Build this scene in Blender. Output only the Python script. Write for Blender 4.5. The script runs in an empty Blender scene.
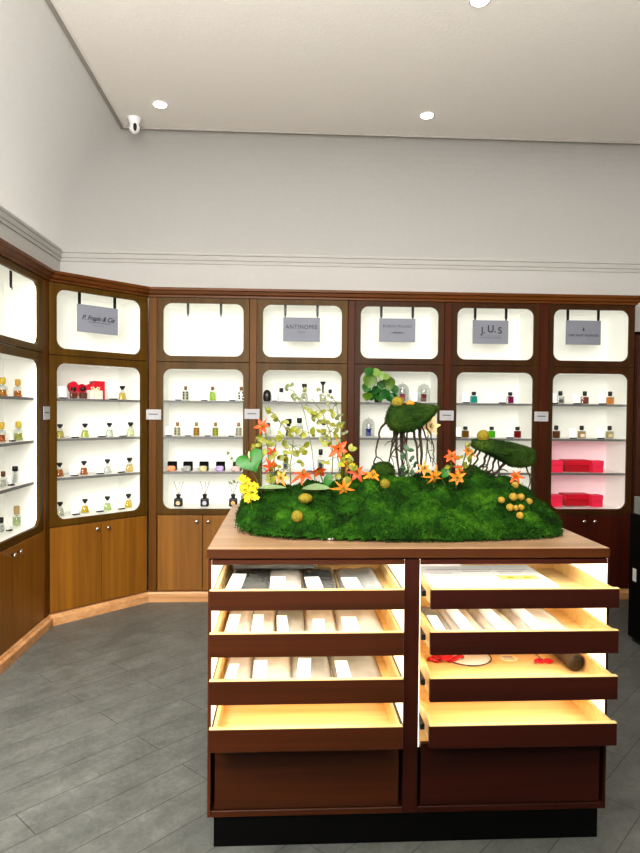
import bpy, bmesh, math, random
from mathutils import Vector, Matrix, noise
random.seed(7)
scene = bpy.context.scene
COL = scene.collection
PI = math.pi

# ------------------------------------------------------------------ camera
F_PX = 640.0
CAMZ = 1.45
yaw = math.atan(32.5 / 640.0); pit = -math.atan(15.5 / 640.0); roll = math.radians(0.48)
fwd = Vector((math.sin(yaw) * math.cos(pit), math.cos(yaw) * math.cos(pit), math.sin(pit)))
r0 = Vector((math.cos(yaw), -math.sin(yaw), 0)); u0 = r0.cross(fwd)
rgt = math.cos(roll) * r0 + math.sin(roll) * u0
upv = -math.sin(roll) * r0 + math.cos(roll) * u0
CAMP = Vector((0, 0, CAMZ))
cam = bpy.data.cameras.new('camera'); camo = bpy.data.objects.new('camera', cam); COL.objects.link(camo)
cam.sensor_fit = 'HORIZONTAL'; cam.sensor_width = 36; cam.lens = 36 * F_PX / 640
cam.clip_start = 0.05; cam.clip_end = 60
R = Matrix((rgt, upv, -fwd)).transposed().to_4x4()
camo.matrix_world = Matrix.Translation(CAMP) @ R
scene.camera = camo

def ray(px, py): return F_PX * fwd + (px - 320) * rgt - (py - 426.5) * upv
def P(px, py, Y):
    d = ray(px, py); return CAMP + d * (Y / d.y)
def FZ(px, py, z):
    d = ray(px, py); return CAMP + d * ((z - CAMZ) / d.z)
def PL(px, py, p0, n):
    d = ray(px, py); return CAMP + d * ((Vector(p0) - CAMP).dot(n) / d.dot(n))

# ------------------------------------------------------------------ materials
def srgb(r, g, b):
    f = lambda c: (c / 255 / 12.92) if c / 255 <= .04045 else ((c / 255 + .055) / 1.055) ** 2.4
    return (f(r), f(g), f(b), 1)
def new_mat(name):
    m = bpy.data.materials.new(name); m.use_nodes = True
    nt = m.node_tree; return m, nt, nt.nodes['Principled BSDF']
def plain(name, col, rough=.5, metal=0, emit=0, ecol=None, spec=.5, var=0.0, scale=30, bump=0):
    m, nt, b = new_mat(name)
    b.inputs['Base Color'].default_value = col; b.inputs['Roughness'].default_value = rough
    b.inputs['Metallic'].default_value = metal; b.inputs['Specular IOR Level'].default_value = spec
    if emit:
        b.inputs['Emission Color'].default_value = ecol or col; b.inputs['Emission Strength'].default_value = emit
    if var or bump:
        tc = nt.nodes.new('ShaderNodeTexCoord'); n = nt.nodes.new('ShaderNodeTexNoise')
        n.inputs['Scale'].default_value = scale; n.inputs['Detail'].default_value = 4
        nt.links.new(tc.outputs['Object'], n.inputs['Vector'])
        if var:
            r = nt.nodes.new('ShaderNodeValToRGB'); r.color_ramp.elements[0].position = .3; r.color_ramp.elements[1].position = .7
            r.color_ramp.elements[0].color = tuple(c * (1 - var) for c in col[:3]) + (1,)
            r.color_ramp.elements[1].color = tuple(min(1, c * (1 + var)) for c in col[:3]) + (1,)
            nt.links.new(n.outputs['Fac'], r.inputs['Fac']); nt.links.new(r.outputs['Color'], b.inputs['Base Color'])
        if bump:
            bp = nt.nodes.new('ShaderNodeBump'); bp.inputs['Strength'].default_value = bump; bp.inputs['Distance'].default_value = .01
            nt.links.new(n.outputs['Fac'], bp.inputs['Height']); nt.links.new(bp.outputs['Normal'], b.inputs['Normal'])
    return m
def wood(name, c1, c2, axis='Z', rough=.4, scale=1.0, spec=.5):
    m, nt, b = new_mat(name)
    tc = nt.nodes.new('ShaderNodeTexCoord'); mp = nt.nodes.new('ShaderNodeMapping')
    s = {'X': (1.2, 40, 40), 'Y': (40, 1.2, 40), 'Z': (40, 40, 1.2)}[axis]
    mp.inputs['Scale'].default_value = tuple(v * scale for v in s)
    n = nt.nodes.new('ShaderNodeTexNoise'); n.inputs['Scale'].default_value = 1; n.inputs['Detail'].default_value = 5; n.inputs['Distortion'].default_value = .6
    n2 = nt.nodes.new('ShaderNodeTexNoise'); n2.inputs['Scale'].default_value = .25; n2.inputs['Detail'].default_value = 2
    r = nt.nodes.new('ShaderNodeValToRGB'); r.color_ramp.elements[0].position = .3; r.color_ramp.elements[1].position = .7
    r.color_ramp.elements[0].color = c1; r.color_ramp.elements[1].color = c2
    mx = nt.nodes.new('ShaderNodeMath'); mx.operation = 'MULTIPLY_ADD'; mx.inputs[1].default_value = .45; 
    m2 = nt.nodes.new('ShaderNodeMath'); m2.operation = 'MULTIPLY'; m2.inputs[1].default_value = .55
    L = nt.links.new
    L(tc.outputs['Object'], mp.inputs['Vector']); L(mp.outputs['Vector'], n.inputs['Vector']); L(mp.outputs['Vector'], n2.inputs['Vector'])
    L(n2.outputs['Fac'], m2.inputs[0]); L(n.outputs['Fac'], mx.inputs[0]); L(m2.outputs[0], mx.inputs[2]); L(mx.outputs[0], r.inputs['Fac'])
    L(r.outputs['Color'], b.inputs['Base Color'])
    b.inputs['Roughness'].default_value = rough; b.inputs['Specular IOR Level'].default_value = spec
    return m
def thin(name, col, gloss=.12, diff=0.0):
    m = bpy.data.materials.new(name); m.use_nodes = True; nt = m.node_tree; nt.nodes.clear()
    o = nt.nodes.new('ShaderNodeOutputMaterial'); t = nt.nodes.new('ShaderNodeBsdfTransparent'); g = nt.nodes.new('ShaderNodeBsdfGlossy')
    t.inputs['Color'].default_value = col; g.inputs['Roughness'].default_value = .08
    fr = nt.nodes.new('ShaderNodeLayerWeight'); fr.inputs['Blend'].default_value = .25
    mu = nt.nodes.new('ShaderNodeMath'); mu.operation = 'MULTIPLY_ADD'; mu.inputs[1].default_value = .5; mu.inputs[2].default_value = gloss * .4
    mx = nt.nodes.new('ShaderNodeMixShader'); L = nt.links.new
    L(fr.outputs['Facing'], mu.inputs[0]); L(mu.outputs[0], mx.inputs[0]); L(t.outputs[0], mx.inputs[1]); L(g.outputs[0], mx.inputs[2])
    out = mx
    if diff:
        d = nt.nodes.new('ShaderNodeBsdfDiffuse'); d.inputs['Color'].default_value = col
        m2 = nt.nodes.new('ShaderNodeMixShader'); m2.inputs[0].default_value = diff
        L(mx.outputs[0], m2.inputs[1]); L(d.outputs[0], m2.inputs[2]); out = m2
    L(out.outputs[0], o.inputs['Surface']); return m

M = {}
M['oak'] = wood('oak_doors', srgb(104, 65, 13), srgb(146, 98, 28), 'Z', .38)
M['oak_frame'] = wood('oak_face_frame', srgb(66, 45, 8), srgb(94, 66, 15), 'Z', .45, 1, .2)
M['oak_pil'] = wood('oak_pilaster', srgb(78, 46, 7), srgb(110, 70, 14), 'Z', .45, 1, .2)
M['oak_x'] = wood('oak_cornice', srgb(76, 40, 8), srgb(110, 63, 16), 'X', .42, 1, .3)
M['oak_dk'] = wood('shaded_oak_doors', srgb(58, 18, 9), srgb(80, 30, 14), 'Z', .42, 1, .3)  # redder, darker oak copies: light falloff put into the right-hand cabinets' colour
M['oak_frame_dk'] = wood('shaded_oak_frame', srgb(52, 29, 7), srgb(74, 44, 13), 'Z', .45, 1, .22)
M['oak_pil_dk'] = wood('shaded_oak_pilaster', srgb(58, 24, 8), srgb(82, 38, 13), 'Z', .45, 1, .22)
M['plinth'] = wood('pale_plinth_wood', srgb(172, 122, 76), srgb(214, 168, 120), 'X', .45)
M['walnut'] = wood('walnut_front', srgb(46, 20, 4), srgb(76, 36, 9), 'X', .45, 1.0, .3)
M['walnut_v'] = wood('walnut_side', srgb(56, 23, 7), srgb(86, 40, 13), 'Z', .45, 1.0, .3)
M['walnut_dk'] = wood('shaded_walnut_front', srgb(38, 12, 6), srgb(62, 23, 11), 'X', .45, 1.0, .25)  # walnut copies with the right side's shade put into their colour
M['walnut_v_dk'] = wood('shaded_walnut_upright', srgb(42, 14, 7), srgb(64, 25, 11), 'Z', .45, 1.0, .25)
M['top'] = wood('worktop_wood', srgb(140, 108, 80), srgb(184, 152, 122), 'X', .32, 1.0)
M['top_edge'] = wood('worktop_edge', srgb(52, 25, 7), srgb(80, 43, 14), 'X', .45, 1, .25)
M['maple'] = wood('maple_drawer_box', srgb(220, 178, 112), srgb(246, 216, 156), 'X', .4)
M['liner'] = plain('white_panel_glow', srgb(236, 236, 228), .6, emit=.115, ecol=srgb(252, 252, 246))  # white lining with a faint glow put into it for even light
M['pinkl'] = plain('pink_bounce_glow', srgb(248, 218, 222), .6, emit=.14, ecol=srgb(255, 196, 206))  # pink bounce of the gift boxes put into a glowing colour
M['shelfm'] = plain('white_shelf', srgb(238, 238, 232), .35)
M['edge'] = plain('brushed_shelf_edge', srgb(110, 110, 110), .5, 0)
M['led'] = plain('led_strip_glow', (1, 1, 1, 1), .5, emit=2.0, ecol=srgb(255, 250, 240))
M['led_warm'] = plain('warm_led_glow', (1, 1, 1, 1), .5, emit=40.0, ecol=srgb(255, 240, 212))
M['black'] = plain('black_plastic', srgb(14, 14, 15), .4)
M['blackm'] = plain('matt_black', srgb(5, 5, 5), .6, spec=.15)
M['chrome'] = plain('polished_steel', srgb(214, 206, 194), .2, 1)
M['white'] = plain('white_card_glow', srgb(242, 242, 240), .6, emit=.2, ecol=(1, 1, 1, 1))  # white card with a slight glow added to keep it bright
M['plate'] = plain('pale_grey_plate', srgb(186, 186, 188), .6, spec=.2)
M['whitep'] = plain('white_plastic', srgb(214, 214, 212), .35)
M['sign'] = plain('satin_grey_sign', srgb(138, 141, 151), .55, 0, spec=.2)
M['ink'] = plain('dark_lettering', srgb(44, 44, 52), .6)
M['inkl'] = plain('grey_lettering', srgb(96, 96, 104), .6)
M['plaster'] = plain('ceiling_plaster', srgb(230, 225, 218), .85, var=.02, scale=60, bump=.12)
M['plaster_w'] = plain('wall_plaster', srgb(200, 198, 194), .85, var=.015, scale=40, bump=.08)
M['trimw'] = plain('painted_trim', srgb(190, 188, 183), .7)
M['glass'] = thin('clear_glass', (.93, .95, .94, 1))
M['marble'] = plain('grey_marble', srgb(120, 124, 118), .3, var=.3, scale=14)

# floor: dark planks laid on the diagonal
def floor_mat():
    m, nt, b = new_mat('dark_floor_planks'); L = nt.links.new
    tc = nt.nodes.new('ShaderNodeTexCoord'); mp = nt.nodes.new('ShaderNodeMapping'); mp.inputs['Rotation'].default_value = (0, 0, math.radians(-45))
    L(tc.outputs['Object'], mp.inputs['Vector'])
    br = nt.nodes.new('ShaderNodeTexBrick'); br.inputs['Scale'].default_value = 1
    br.inputs['Brick Width'].default_value = .95; br.inputs['Row Height'].default_value = .165; br.inputs['Mortar Size'].default_value = .0022
    br.inputs['Color1'].default_value = srgb(100, 103, 100); br.inputs['Color2'].default_value = srgb(105, 108, 104); br.inputs['Mortar'].default_value = srgb(72, 73, 72)
    br.offset = .37
    L(mp.outputs['Vector'], br.inputs['Vector'])
    n = nt.nodes.new('ShaderNodeTexNoise'); n.inputs['Scale'].default_value = 5; n.inputs['Detail'].default_value = 8; n.inputs['Roughness'].default_value = .7
    mp2 = nt.nodes.new('ShaderNodeMapping'); mp2.inputs['Scale'].default_value = (1, 1.6, 1)
    L(mp.outputs['Vector'], mp2.inputs['Vector']); L(mp2.outputs['Vector'], n.inputs['Vector'])
    r = nt.nodes.new('ShaderNodeValToRGB'); r.color_ramp.elements[0].position = .3; r.color_ramp.elements[1].position = .75
    r.color_ramp.elements[0].color = (.55, .55, .55, 1); r.color_ramp.elements[1].color = (1.4, 1.4, 1.39, 1)
    L(n.outputs['Fac'], r.inputs['Fac'])
    mx = nt.nodes.new('ShaderNodeMix'); mx.data_type = 'RGBA'; mx.blend_type = 'MULTIPLY'; mx.inputs['Factor'].default_value = .8
    L(br.outputs['Color'], mx.inputs['A']); L(r.outputs['Color'], mx.inputs['B']); L(mx.outputs['Result'], b.inputs['Base Color'])
    n3 = nt.nodes.new('ShaderNodeTexNoise'); n3.inputs['Scale'].default_value = 26; n3.inputs['Detail'].default_value = 6; n3.inputs['Roughness'].default_value = .75; n3.inputs['Distortion'].default_value = 1.5
    L(tc.outputs['Object'], n3.inputs['Vector'])
    r3 = nt.nodes.new('ShaderNodeValToRGB'); r3.color_ramp.elements[0].position = .35; r3.color_ramp.elements[1].position = .72
    r3.color_ramp.elements[0].color = (.78, .78, .78, 1); r3.color_ramp.elements[1].color = (1.25, 1.25, 1.24, 1)
    L(n3.outputs['Fac'], r3.inputs['Fac'])
    mx3 = nt.nodes.new('ShaderNodeMix'); mx3.data_type = 'RGBA'; mx3.blend_type = 'MULTIPLY'; mx3.inputs['Factor'].default_value = .8
    L(mx.outputs['Result'], mx3.inputs['A']); L(r3.outputs['Color'], mx3.inputs['B']); L(mx3.outputs['Result'], b.inputs['Base Color'])
    rr = nt.nodes.new('ShaderNodeMapRange'); rr.inputs['To Min'].default_value = .30; rr.inputs['To Max'].default_value = .55
    L(n.outputs['Fac'], rr.inputs['Value']); L(rr.outputs['Result'], b.inputs['Roughness'])
    bp = nt.nodes.new('ShaderNodeBump'); bp.inputs['Strength'].default_value = .08; L(n.outputs['Fac'], bp.inputs['Height']); L(bp.outputs['Normal'], b.inputs['Normal'])
    return m
M['floor'] = floor_mat()

def moss_mat(name, c):
    m, nt, b = new_mat(name); L = nt.links.new
    tc = nt.nodes.new('ShaderNodeTexCoord')
    n = nt.nodes.new('ShaderNodeTexNoise'); n.inputs['Scale'].default_value = 9; n.inputs['Detail'].default_value = 6; n.inputs['Roughness'].default_value = .7
    L(tc.outputs['Object'], n.inputs['Vector'])
    r = nt.nodes.new('ShaderNodeValToRGB'); cr = r.color_ramp
    cr.elements[0].position = .28; cr.elements[0].color = c[0]; cr.elements[1].position = .75; cr.elements[1].color = c[2]
    e = cr.elements.new(.5); e.color = c[1]
    L(n.outputs['Fac'], r.inputs['Fac']); L(r.outputs['Color'], b.inputs['Base Color'])
    b.inputs['Roughness'].default_value = .9; b.inputs['Specular IOR Level'].default_value = .15
    n2 = nt.nodes.new('ShaderNodeTexNoise'); n2.inputs['Scale'].default_value = 130; n2.inputs['Detail'].default_value = 3
    L(tc.outputs['Object'], n2.inputs['Vector'])
    bp = nt.nodes.new('ShaderNodeBump'); bp.inputs['Strength'].default_value = .8; bp.inputs['Distance'].default_value = .01
    L(n2.outputs['Fac'], bp.inputs['Height']); L(bp.outputs['Normal'], b.inputs['Normal'])
    return m
M['moss'] = moss_mat('green_moss', (srgb(10, 26, 3), srgb(28, 66, 8), srgb(72, 116, 22)))
M['moss_dark'] = moss_mat('dark_moss', (srgb(22, 38, 10), srgb(40, 64, 18), srgb(78, 96, 32)))
M['twig'] = plain('dark_twig', srgb(52, 38, 26), .8, var=.3, scale=60)
M['stem'] = plain('green_stem', srgb(92, 104, 40), .6)
M['leafy'] = plain('yellow_green_leaf', srgb(112, 114, 18), .5, var=.25, scale=40)
M['leafd'] = plain('grey_green_leaf', srgb(96, 104, 60), .5)
M['leafg'] = plain('glossy_green_leaf', srgb(30, 96, 20), .5, var=.25, scale=30)
M['leafp'] = plain('pale_grey_green_leaf', srgb(118, 140, 100), .4, var=.12, scale=20)
M['orange'] = plain('orange_petal', srgb(222, 80, 14), .5, var=.25, scale=60)
M['peach'] = plain('peach_petal', srgb(224, 132, 48), .5, var=.25, scale=60)
M['redor'] = plain('red_orange_petal', srgb(206, 70, 18), .5, var=.25, scale=50)
M['cream_petal'] = plain('cream_orange_petal', srgb(246, 206, 150), .5, var=.2, scale=50)
M['yellow'] = plain('yellow_blossom', srgb(206, 178, 14), .6, var=.2, scale=60)
M['ballg'] = plain('mustard_ball', srgb(122, 108, 18), .85, var=.25, scale=90, bump=.6)
M['ballo'] = plain('orange_ball', srgb(226, 128, 30), .8, var=.25, scale=90, bump=.5)
M['ballb'] = plain('ochre_bobble', srgb(160, 130, 44), .85, var=.2, scale=200, bump=.6)
M['red'] = plain('glossy_red_card', srgb(206, 24, 50), .4)
M['redd'] = plain('deep_red_card', srgb(176, 10, 34), .45)
M['pinkred'] = plain('pink_red_card', srgb(238, 52, 88), .4)
M['ribbon'] = plain('cream_ribbon', srgb(250, 236, 196), .5)
M['bagl'] = plain('pale_grey_sleeve', srgb(196, 190, 186), .22, var=.12, scale=14, bump=.25)
M['bagd'] = plain('dark_grey_sleeve', srgb(92, 94, 94), .2, var=.2, scale=12, bump=.25)
M['bagm'] = plain('mid_grey_sleeve', srgb(150, 152, 152), .2, var=.15, scale=12, bump=.25)
_cache = {}
def dyn(kind, rgb, **k):
    key = (kind, rgb)
    if key not in _cache:
        nm = kind + '_%d_%d_%d' % rgb
        _cache[key] = thin(nm, srgb(*rgb), **k) if kind == 'tint' else plain(nm, srgb(*rgb), **k)
    return _cache[key]

# ------------------------------------------------------------------ mesh building
class MB:
    def __init__(s): s.v = []; s.f = []; s.s = []
    def add(s, vs, fs, smooth=False):
        b = len(s.v); s.v += [tuple(v) for v in vs]; s.f += [tuple(i + b for i in f) for f in fs]; s.s += [smooth] * len(fs); return s
    def box(s, x0, x1, y0, y1, z0, z1, T=None):
        vs = [Vector((x, y, z)) for x in (x0, x1) for y in (y0, y1) for z in (z0, z1)]
        if T: vs = [T @ v for v in vs]
        return s.add(vs, [(0, 1, 3, 2), (4, 6, 7, 5), (0, 4, 5, 1), (2, 3, 7, 6), (0, 2, 6, 4), (1, 5, 7, 3)])
    def rbox(s, x0, x1, y0, y1, z0, z1, bev=.004, seg=2, T=None):
        bm = bmesh.new(); bmesh.ops.create_cube(bm, size=1)
        for v in bm.verts: v.co = Vector(((x0 + x1) / 2 + v.co.x * (x1 - x0), (y0 + y1) / 2 + v.co.y * (y1 - y0), (z0 + z1) / 2 + v.co.z * (z1 - z0)))
        bmesh.ops.bevel(bm, geom=bm.edges[:], offset=bev, segments=seg, affect='EDGES', profile=.5)
        bm.verts.index_update()
        vs = [(T @ v.co) if T else v.co.copy() for v in bm.verts]; fs = [[v.index for v in f.verts] for f in bm.faces]; bm.free()
        return s.add(vs, fs, False)
    def tube(s, pts, rad, n=6, cap=True):
        pts = [Vector(p) for p in pts]
        if not isinstance(rad, (list, tuple)): rad = [rad] * len(pts)
        vs = []; fs = []; prev = None
        for i, p in enumerate(pts):
            t = (pts[min(i + 1, len(pts) - 1)] - pts[max(i - 1, 0)]).normalized()
            a = prev if prev is not None else (Vector((0, 0, 1)) if abs(t.z) < .9 else Vector((1, 0, 0)))
            x = (a - t * a.dot(t)); x = x.normalized() if x.length > 1e-6 else t.orthogonal().normalized()
            y = t.cross(x); prev = x
            for k in range(n):
                q = 2 * PI * k / n; vs.append(p + (x * math.cos(q) + y * math.sin(q)) * rad[i])
        for i in range(len(pts) - 1):
            for k in range(n):
                fs.append((i * n + k, i * n + (k + 1) % n, (i + 1) * n + (k + 1) % n, (i + 1) * n + k))
        if cap: fs.append(tuple(range(n))[::-1]); fs.append(tuple((len(pts) - 1) * n + k for k in range(n)))
        return s.add(vs, fs, True)
    def lathe(s, prof, n=20, c=(0, 0, 0), sx=1, sy=1, T=None, smooth=True):
        vs = []; fs = []; c = Vector(c)
        for r, z in prof:
            for k in range(n):
                q = 2 * PI * k / n; v = c + Vector((r * sx * math.cos(q), r * sy * math.sin(q), z)); vs.append(T @ v if T else v)
        for i in range(len(prof) - 1):
            for k in range(n): fs.append((i * n + k, i * n + (k + 1) % n, (i + 1) * n + (k + 1) % n, (i + 1) * n + k))
        fs.append(tuple(range(n))[::-1]); fs.append(tuple((len(prof) - 1) * n + k for k in range(n)))
        return s.add(vs, fs, smooth)
    def ell(s, c, r, n=16, m=10, jit=0, T=None):
        prof = []
        c = Vector(c); vs = []; fs = []
        if not isinstance(r, (list, tuple)): r = (r, r, r)
        for i in range(m + 1):
            th = PI * i / m
            for k in range(n):
                q = 2 * PI * k / n
                d = Vector((math.sin(th) * math.cos(q), math.sin(th) * math.sin(q), -math.cos(th)))
                j = 1 + jit * noise.noise(d * 3 + c * 37)
                v = c + Vector((d.x * r[0], d.y * r[1], d.z * r[2])) * j; vs.append(T @ v if T else v)
        for i in range(m):
            for k in range(n): fs.append((i * n + k, i * n + (k + 1) % n, (i + 1) * n + (k + 1) % n, (i + 1) * n + k))
        return s.add(vs, fs, True)
    def leaf(s, base, d, nrm, L, W, bend=.25, shape='oval', seg=6):
        base = Vector(base); d = Vector(d).normalized(); nrm = Vector(nrm); nrm = (nrm - d * nrm.dot(d))
        nrm = nrm.normalized() if nrm.length > 1e-5 else d.orthogonal().normalized(); side = d.cross(nrm)
        vs = []; fs = []
        for i in range(seg + 1):
            t = i / seg
            if shape == 'oval': w = math.sin(PI * min(1, t * .97 + .02)) ** .75
            elif shape == 'heart': w = (1 - t) ** .65 * (1.0 if t > .12 else .75) if t < 1 else 0
            else: w = math.sin(PI * (t * .9 + .07)) ** .8 * (1 - .15 * t)
            p = base + d * (L * t) - nrm * (bend * L * t * t)
            if shape == 'heart' and i == 0: p = p - d * L * .12
            w = max(w, .03) * W / 2
            vs += [p - side * w + nrm * w * .25, p + nrm * 0, p + side * w + nrm * w * .25]
            if shape == 'heart' and i == 0: vs[1] = tuple(base + d * L * .04)
        for i in range(seg):
            a = i * 3
            fs += [(a, a + 1, a + 4, a + 3), (a + 1, a + 2, a + 5, a + 4)]
        return s.add(vs, fs, True)
    def prism(s, poly, y0, y1, T=None):          # poly in (x,z), extruded in y
        n = len(poly); vs = [Vector((x, y0, z)) for x, z in poly] + [Vector((x, y1, z)) for x, z in poly]
        if T: vs = [T @ v for v in vs]
        fs = [tuple(range(n)), tuple(range(2 * n - 1, n - 1, -1))] + [(i, i + n, (i + 1) % n + n, (i + 1) % n) for i in range(n)]
        return s.add(vs, fs)
    def frame(s, x0, x1, z0, z1, hx0, hx1, hz0, hz1, r, y0, y1, seg=8):
        cs = [(hx1 - r, hz1 - r, 0, x1, z1), (hx0 + r, hz1 - r, 1, x0, z1), (hx0 + r, hz0 + r, 2, x0, z0), (hx1 - r, hz0 + r, 3, x1, z0)]
        inn = []; out = []
        for cx, cz, q, ox, oz in cs:
            for i in range(seg + 1):
                t = i / seg; a = (q + t) * PI / 2
                p = (cx + r * math.cos(a), cz + r * math.sin(a)); inn.append(p)
                # matching outer points walk round the outer corner
                if q % 2 == 0:
                    out.append((ox, cz + (oz - cz) * min(1, 2 * t)) if t <= .5 else (ox + (cx - ox) * (2 * t - 1), oz))
                else:
                    out.append((cx + (ox - cx) * min(1, 2 * t), oz) if t <= .5 else (ox, oz + (cz - oz) * (2 * t - 1)))
        n = len(inn)
        vs = [(x, y0, z) for x, z in out] + [(x, y0, z) for x, z in inn] + [(x, y1, z) for x, z in inn] + [(x, y1, z) for x, z in out]
        fs = []
        for i in range(n):
            j = (i + 1) % n
            fs += [(i, i + n, j + n, j), (i + n, i + 2 * n, j + 2 * n, j + n), (i + 2 * n, i + 3 * n, j + 3 * n, j + 2 * n), (i + 3 * n, i, j, j + 3 * n)]
        return s.add(vs, fs)
    def build(s, name, mat, parent=None):
        me = bpy.data.meshes.new(name); me.from_pydata(s.v, [], s.f); me.update()
        me.polygons.foreach_set('use_smooth', s.s)
        bm = bmesh.new(); bm.from_mesh(me); bmesh.ops.recalc_face_normals(bm, faces=bm.faces); bm.to_mesh(me); bm.free()
        me.materials.append(mat)
        o = bpy.data.objects.new(name, me); COL.objects.link(o)
        if parent: o.parent = parent
        return o
def tag(o, label, cat, group=None, kind=None):
    o['label'] = label; o['category'] = cat
    if group: o['group'] = group
    if kind: o['kind'] = kind
    return o
def thing(name, label, cat, loc=(0, 0, 0), rotz=0, group=None):
    o = bpy.data.objects.new(name, None); o.empty_display_size = .05; COL.objects.link(o)
    o.location = loc; o.rotation_euler = (0, 0, rotz); return tag(o, label, cat, group)
def struct(name, mb, mat):
    o = mb.build(name, mat); o['kind'] = 'structure'; return o
def text(name, body, size, mat, parent, loc, rx=PI / 2, shear=0, spacing=1, sx=1, bold=0):
    c = bpy.data.curves.new(name, 'FONT'); c.body = body; c.size = size; c.align_x = 'CENTER'; c.align_y = 'CENTER'
    c.extrude = .0006; c.shear = shear; c.space_character = spacing; c.offset = bold
    c.materials.append(mat)
    tmp = bpy.data.objects.new('tmp', c); COL.objects.link(tmp); bpy.context.view_layer.update()
    me = bpy.data.meshes.new_from_object(tmp.evaluated_get(bpy.context.evaluated_depsgraph_get()))
    bpy.data.objects.remove(tmp); bpy.data.curves.remove(c)
    o = bpy.data.objects.new(name, me); COL.objects.link(o); o.parent = parent; o.location = loc; o.rotation_euler = (rx, 0, 0); o.scale = (sx, 1, 1)
    return o
def sweep(path, prof, closed_prof=True):
    """profile (offset, z) swept along a plan path; offset is to the right of the walking direction."""
    mb = MB(); n = len(path); m = len(prof); vs = []
    dirs = [(Vector(path[i + 1]) - Vector(path[i])).normalized() for i in range(n - 1)]
    for i, p in enumerate(path):
        d0 = dirs[max(0, i - 1)]; d1 = dirs[min(n - 2, i)]
        n0 = Vector((d0.y, -d0.x)); n1 = Vector((d1.y, -d1.x)); b = (n0 + n1).normalized(); k = 1 / max(.2, b.dot(n0))
        for o, z in prof: vs.append((p[0] + b.x * o * k, p[1] + b.y * o * k, z))
    fs = []
    for i in range(n - 1):
        for k in range(m if closed_prof else m - 1):
            fs.append((i * m + k, i * m + (k + 1) % m, (i + 1) * m + (k + 1) % m, (i + 1) * m + k))
    if closed_prof: fs += [tuple(range(m)), tuple((n - 1) * m + k for k in range(m))[::-1]]
    return mb.add(vs, fs)

# ------------------------------------------------------------------ room
B = 4.87                                   # front plane of the back cabinets
WY = 5.275                                 # back wall
WX = P(60, 250, WY).x                      # left wall
RX = 4.6
FY = -3.0
_k = ray(122, 130); _k = _k.x / _k.y
CD = (_k * WY - WX) / (1 + _k)             # inset of the cove
CZ = P(122, 130, WY - CD).z + .02          # ceiling height
fl = MB(); fl.add([(WX, FY, 0), (RX, FY, 0), (RX, WY, 0), (WX, WY, 0)], [(0, 1, 2, 3)]); struct('floor', fl, M['floor'])
CB = P(60, 252, WY).z                      # foot of the cove
w = MB(); w.box(WX, RX, WY, WY + .1, 0, CB); struct('wall_back', w, M['plaster_w'])
w = MB(); w.box(WX - .1, WX, FY, WY + .1, 0, CB); struct('wall_left', w, M['plaster_w'])
w = MB(); w.box(RX, RX + .1, FY, WY + .1, 0, CZ); struct('wall_right', w, M['plaster_w'])
prof = []
for i in range(17):
    t = i / 16 * PI / 2
    prof.append((CD * (1 - math.cos(t)), CB + (CZ - CB) * math.sin(t)))
cv = sweep([(WX, FY), (WX, WY), (RX, WY)], prof, False)
cv.s = [True] * len(cv.f)
struct('trim_3', cv, M['plaster_w'])
cv = MB(); cv.add([(WX + CD, FY, CZ), (RX, FY, CZ), (RX, WY - CD, CZ), (WX + CD, WY - CD, CZ)], [(0, 1, 2, 3)])
struct('ceiling', cv, M['plaster'])
# flat bead where the cove meets the ceiling, and the double moulding at its foot
struct('trim_1', sweep([(WX, FY), (WX, WY), (RX, WY)], [(CD - .008, CZ + .004), (CD - .008, CZ - .012), (CD + .012, CZ - .012), (CD + .012, CZ + .004)]), plain('ceiling_bead_paint', srgb(150, 145, 138), .8))
struct('trim_2', sweep([(WX, FY), (WX, WY), (RX, WY)], [(0.0, CB + .012), (.03, CB + .012), (.03, CB - .006), (.02, CB - .012), (.02, CB - .045), (.012, CB - .05), (.012, CB - .075), (0, CB - .075)]), M['trimw'])

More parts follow.
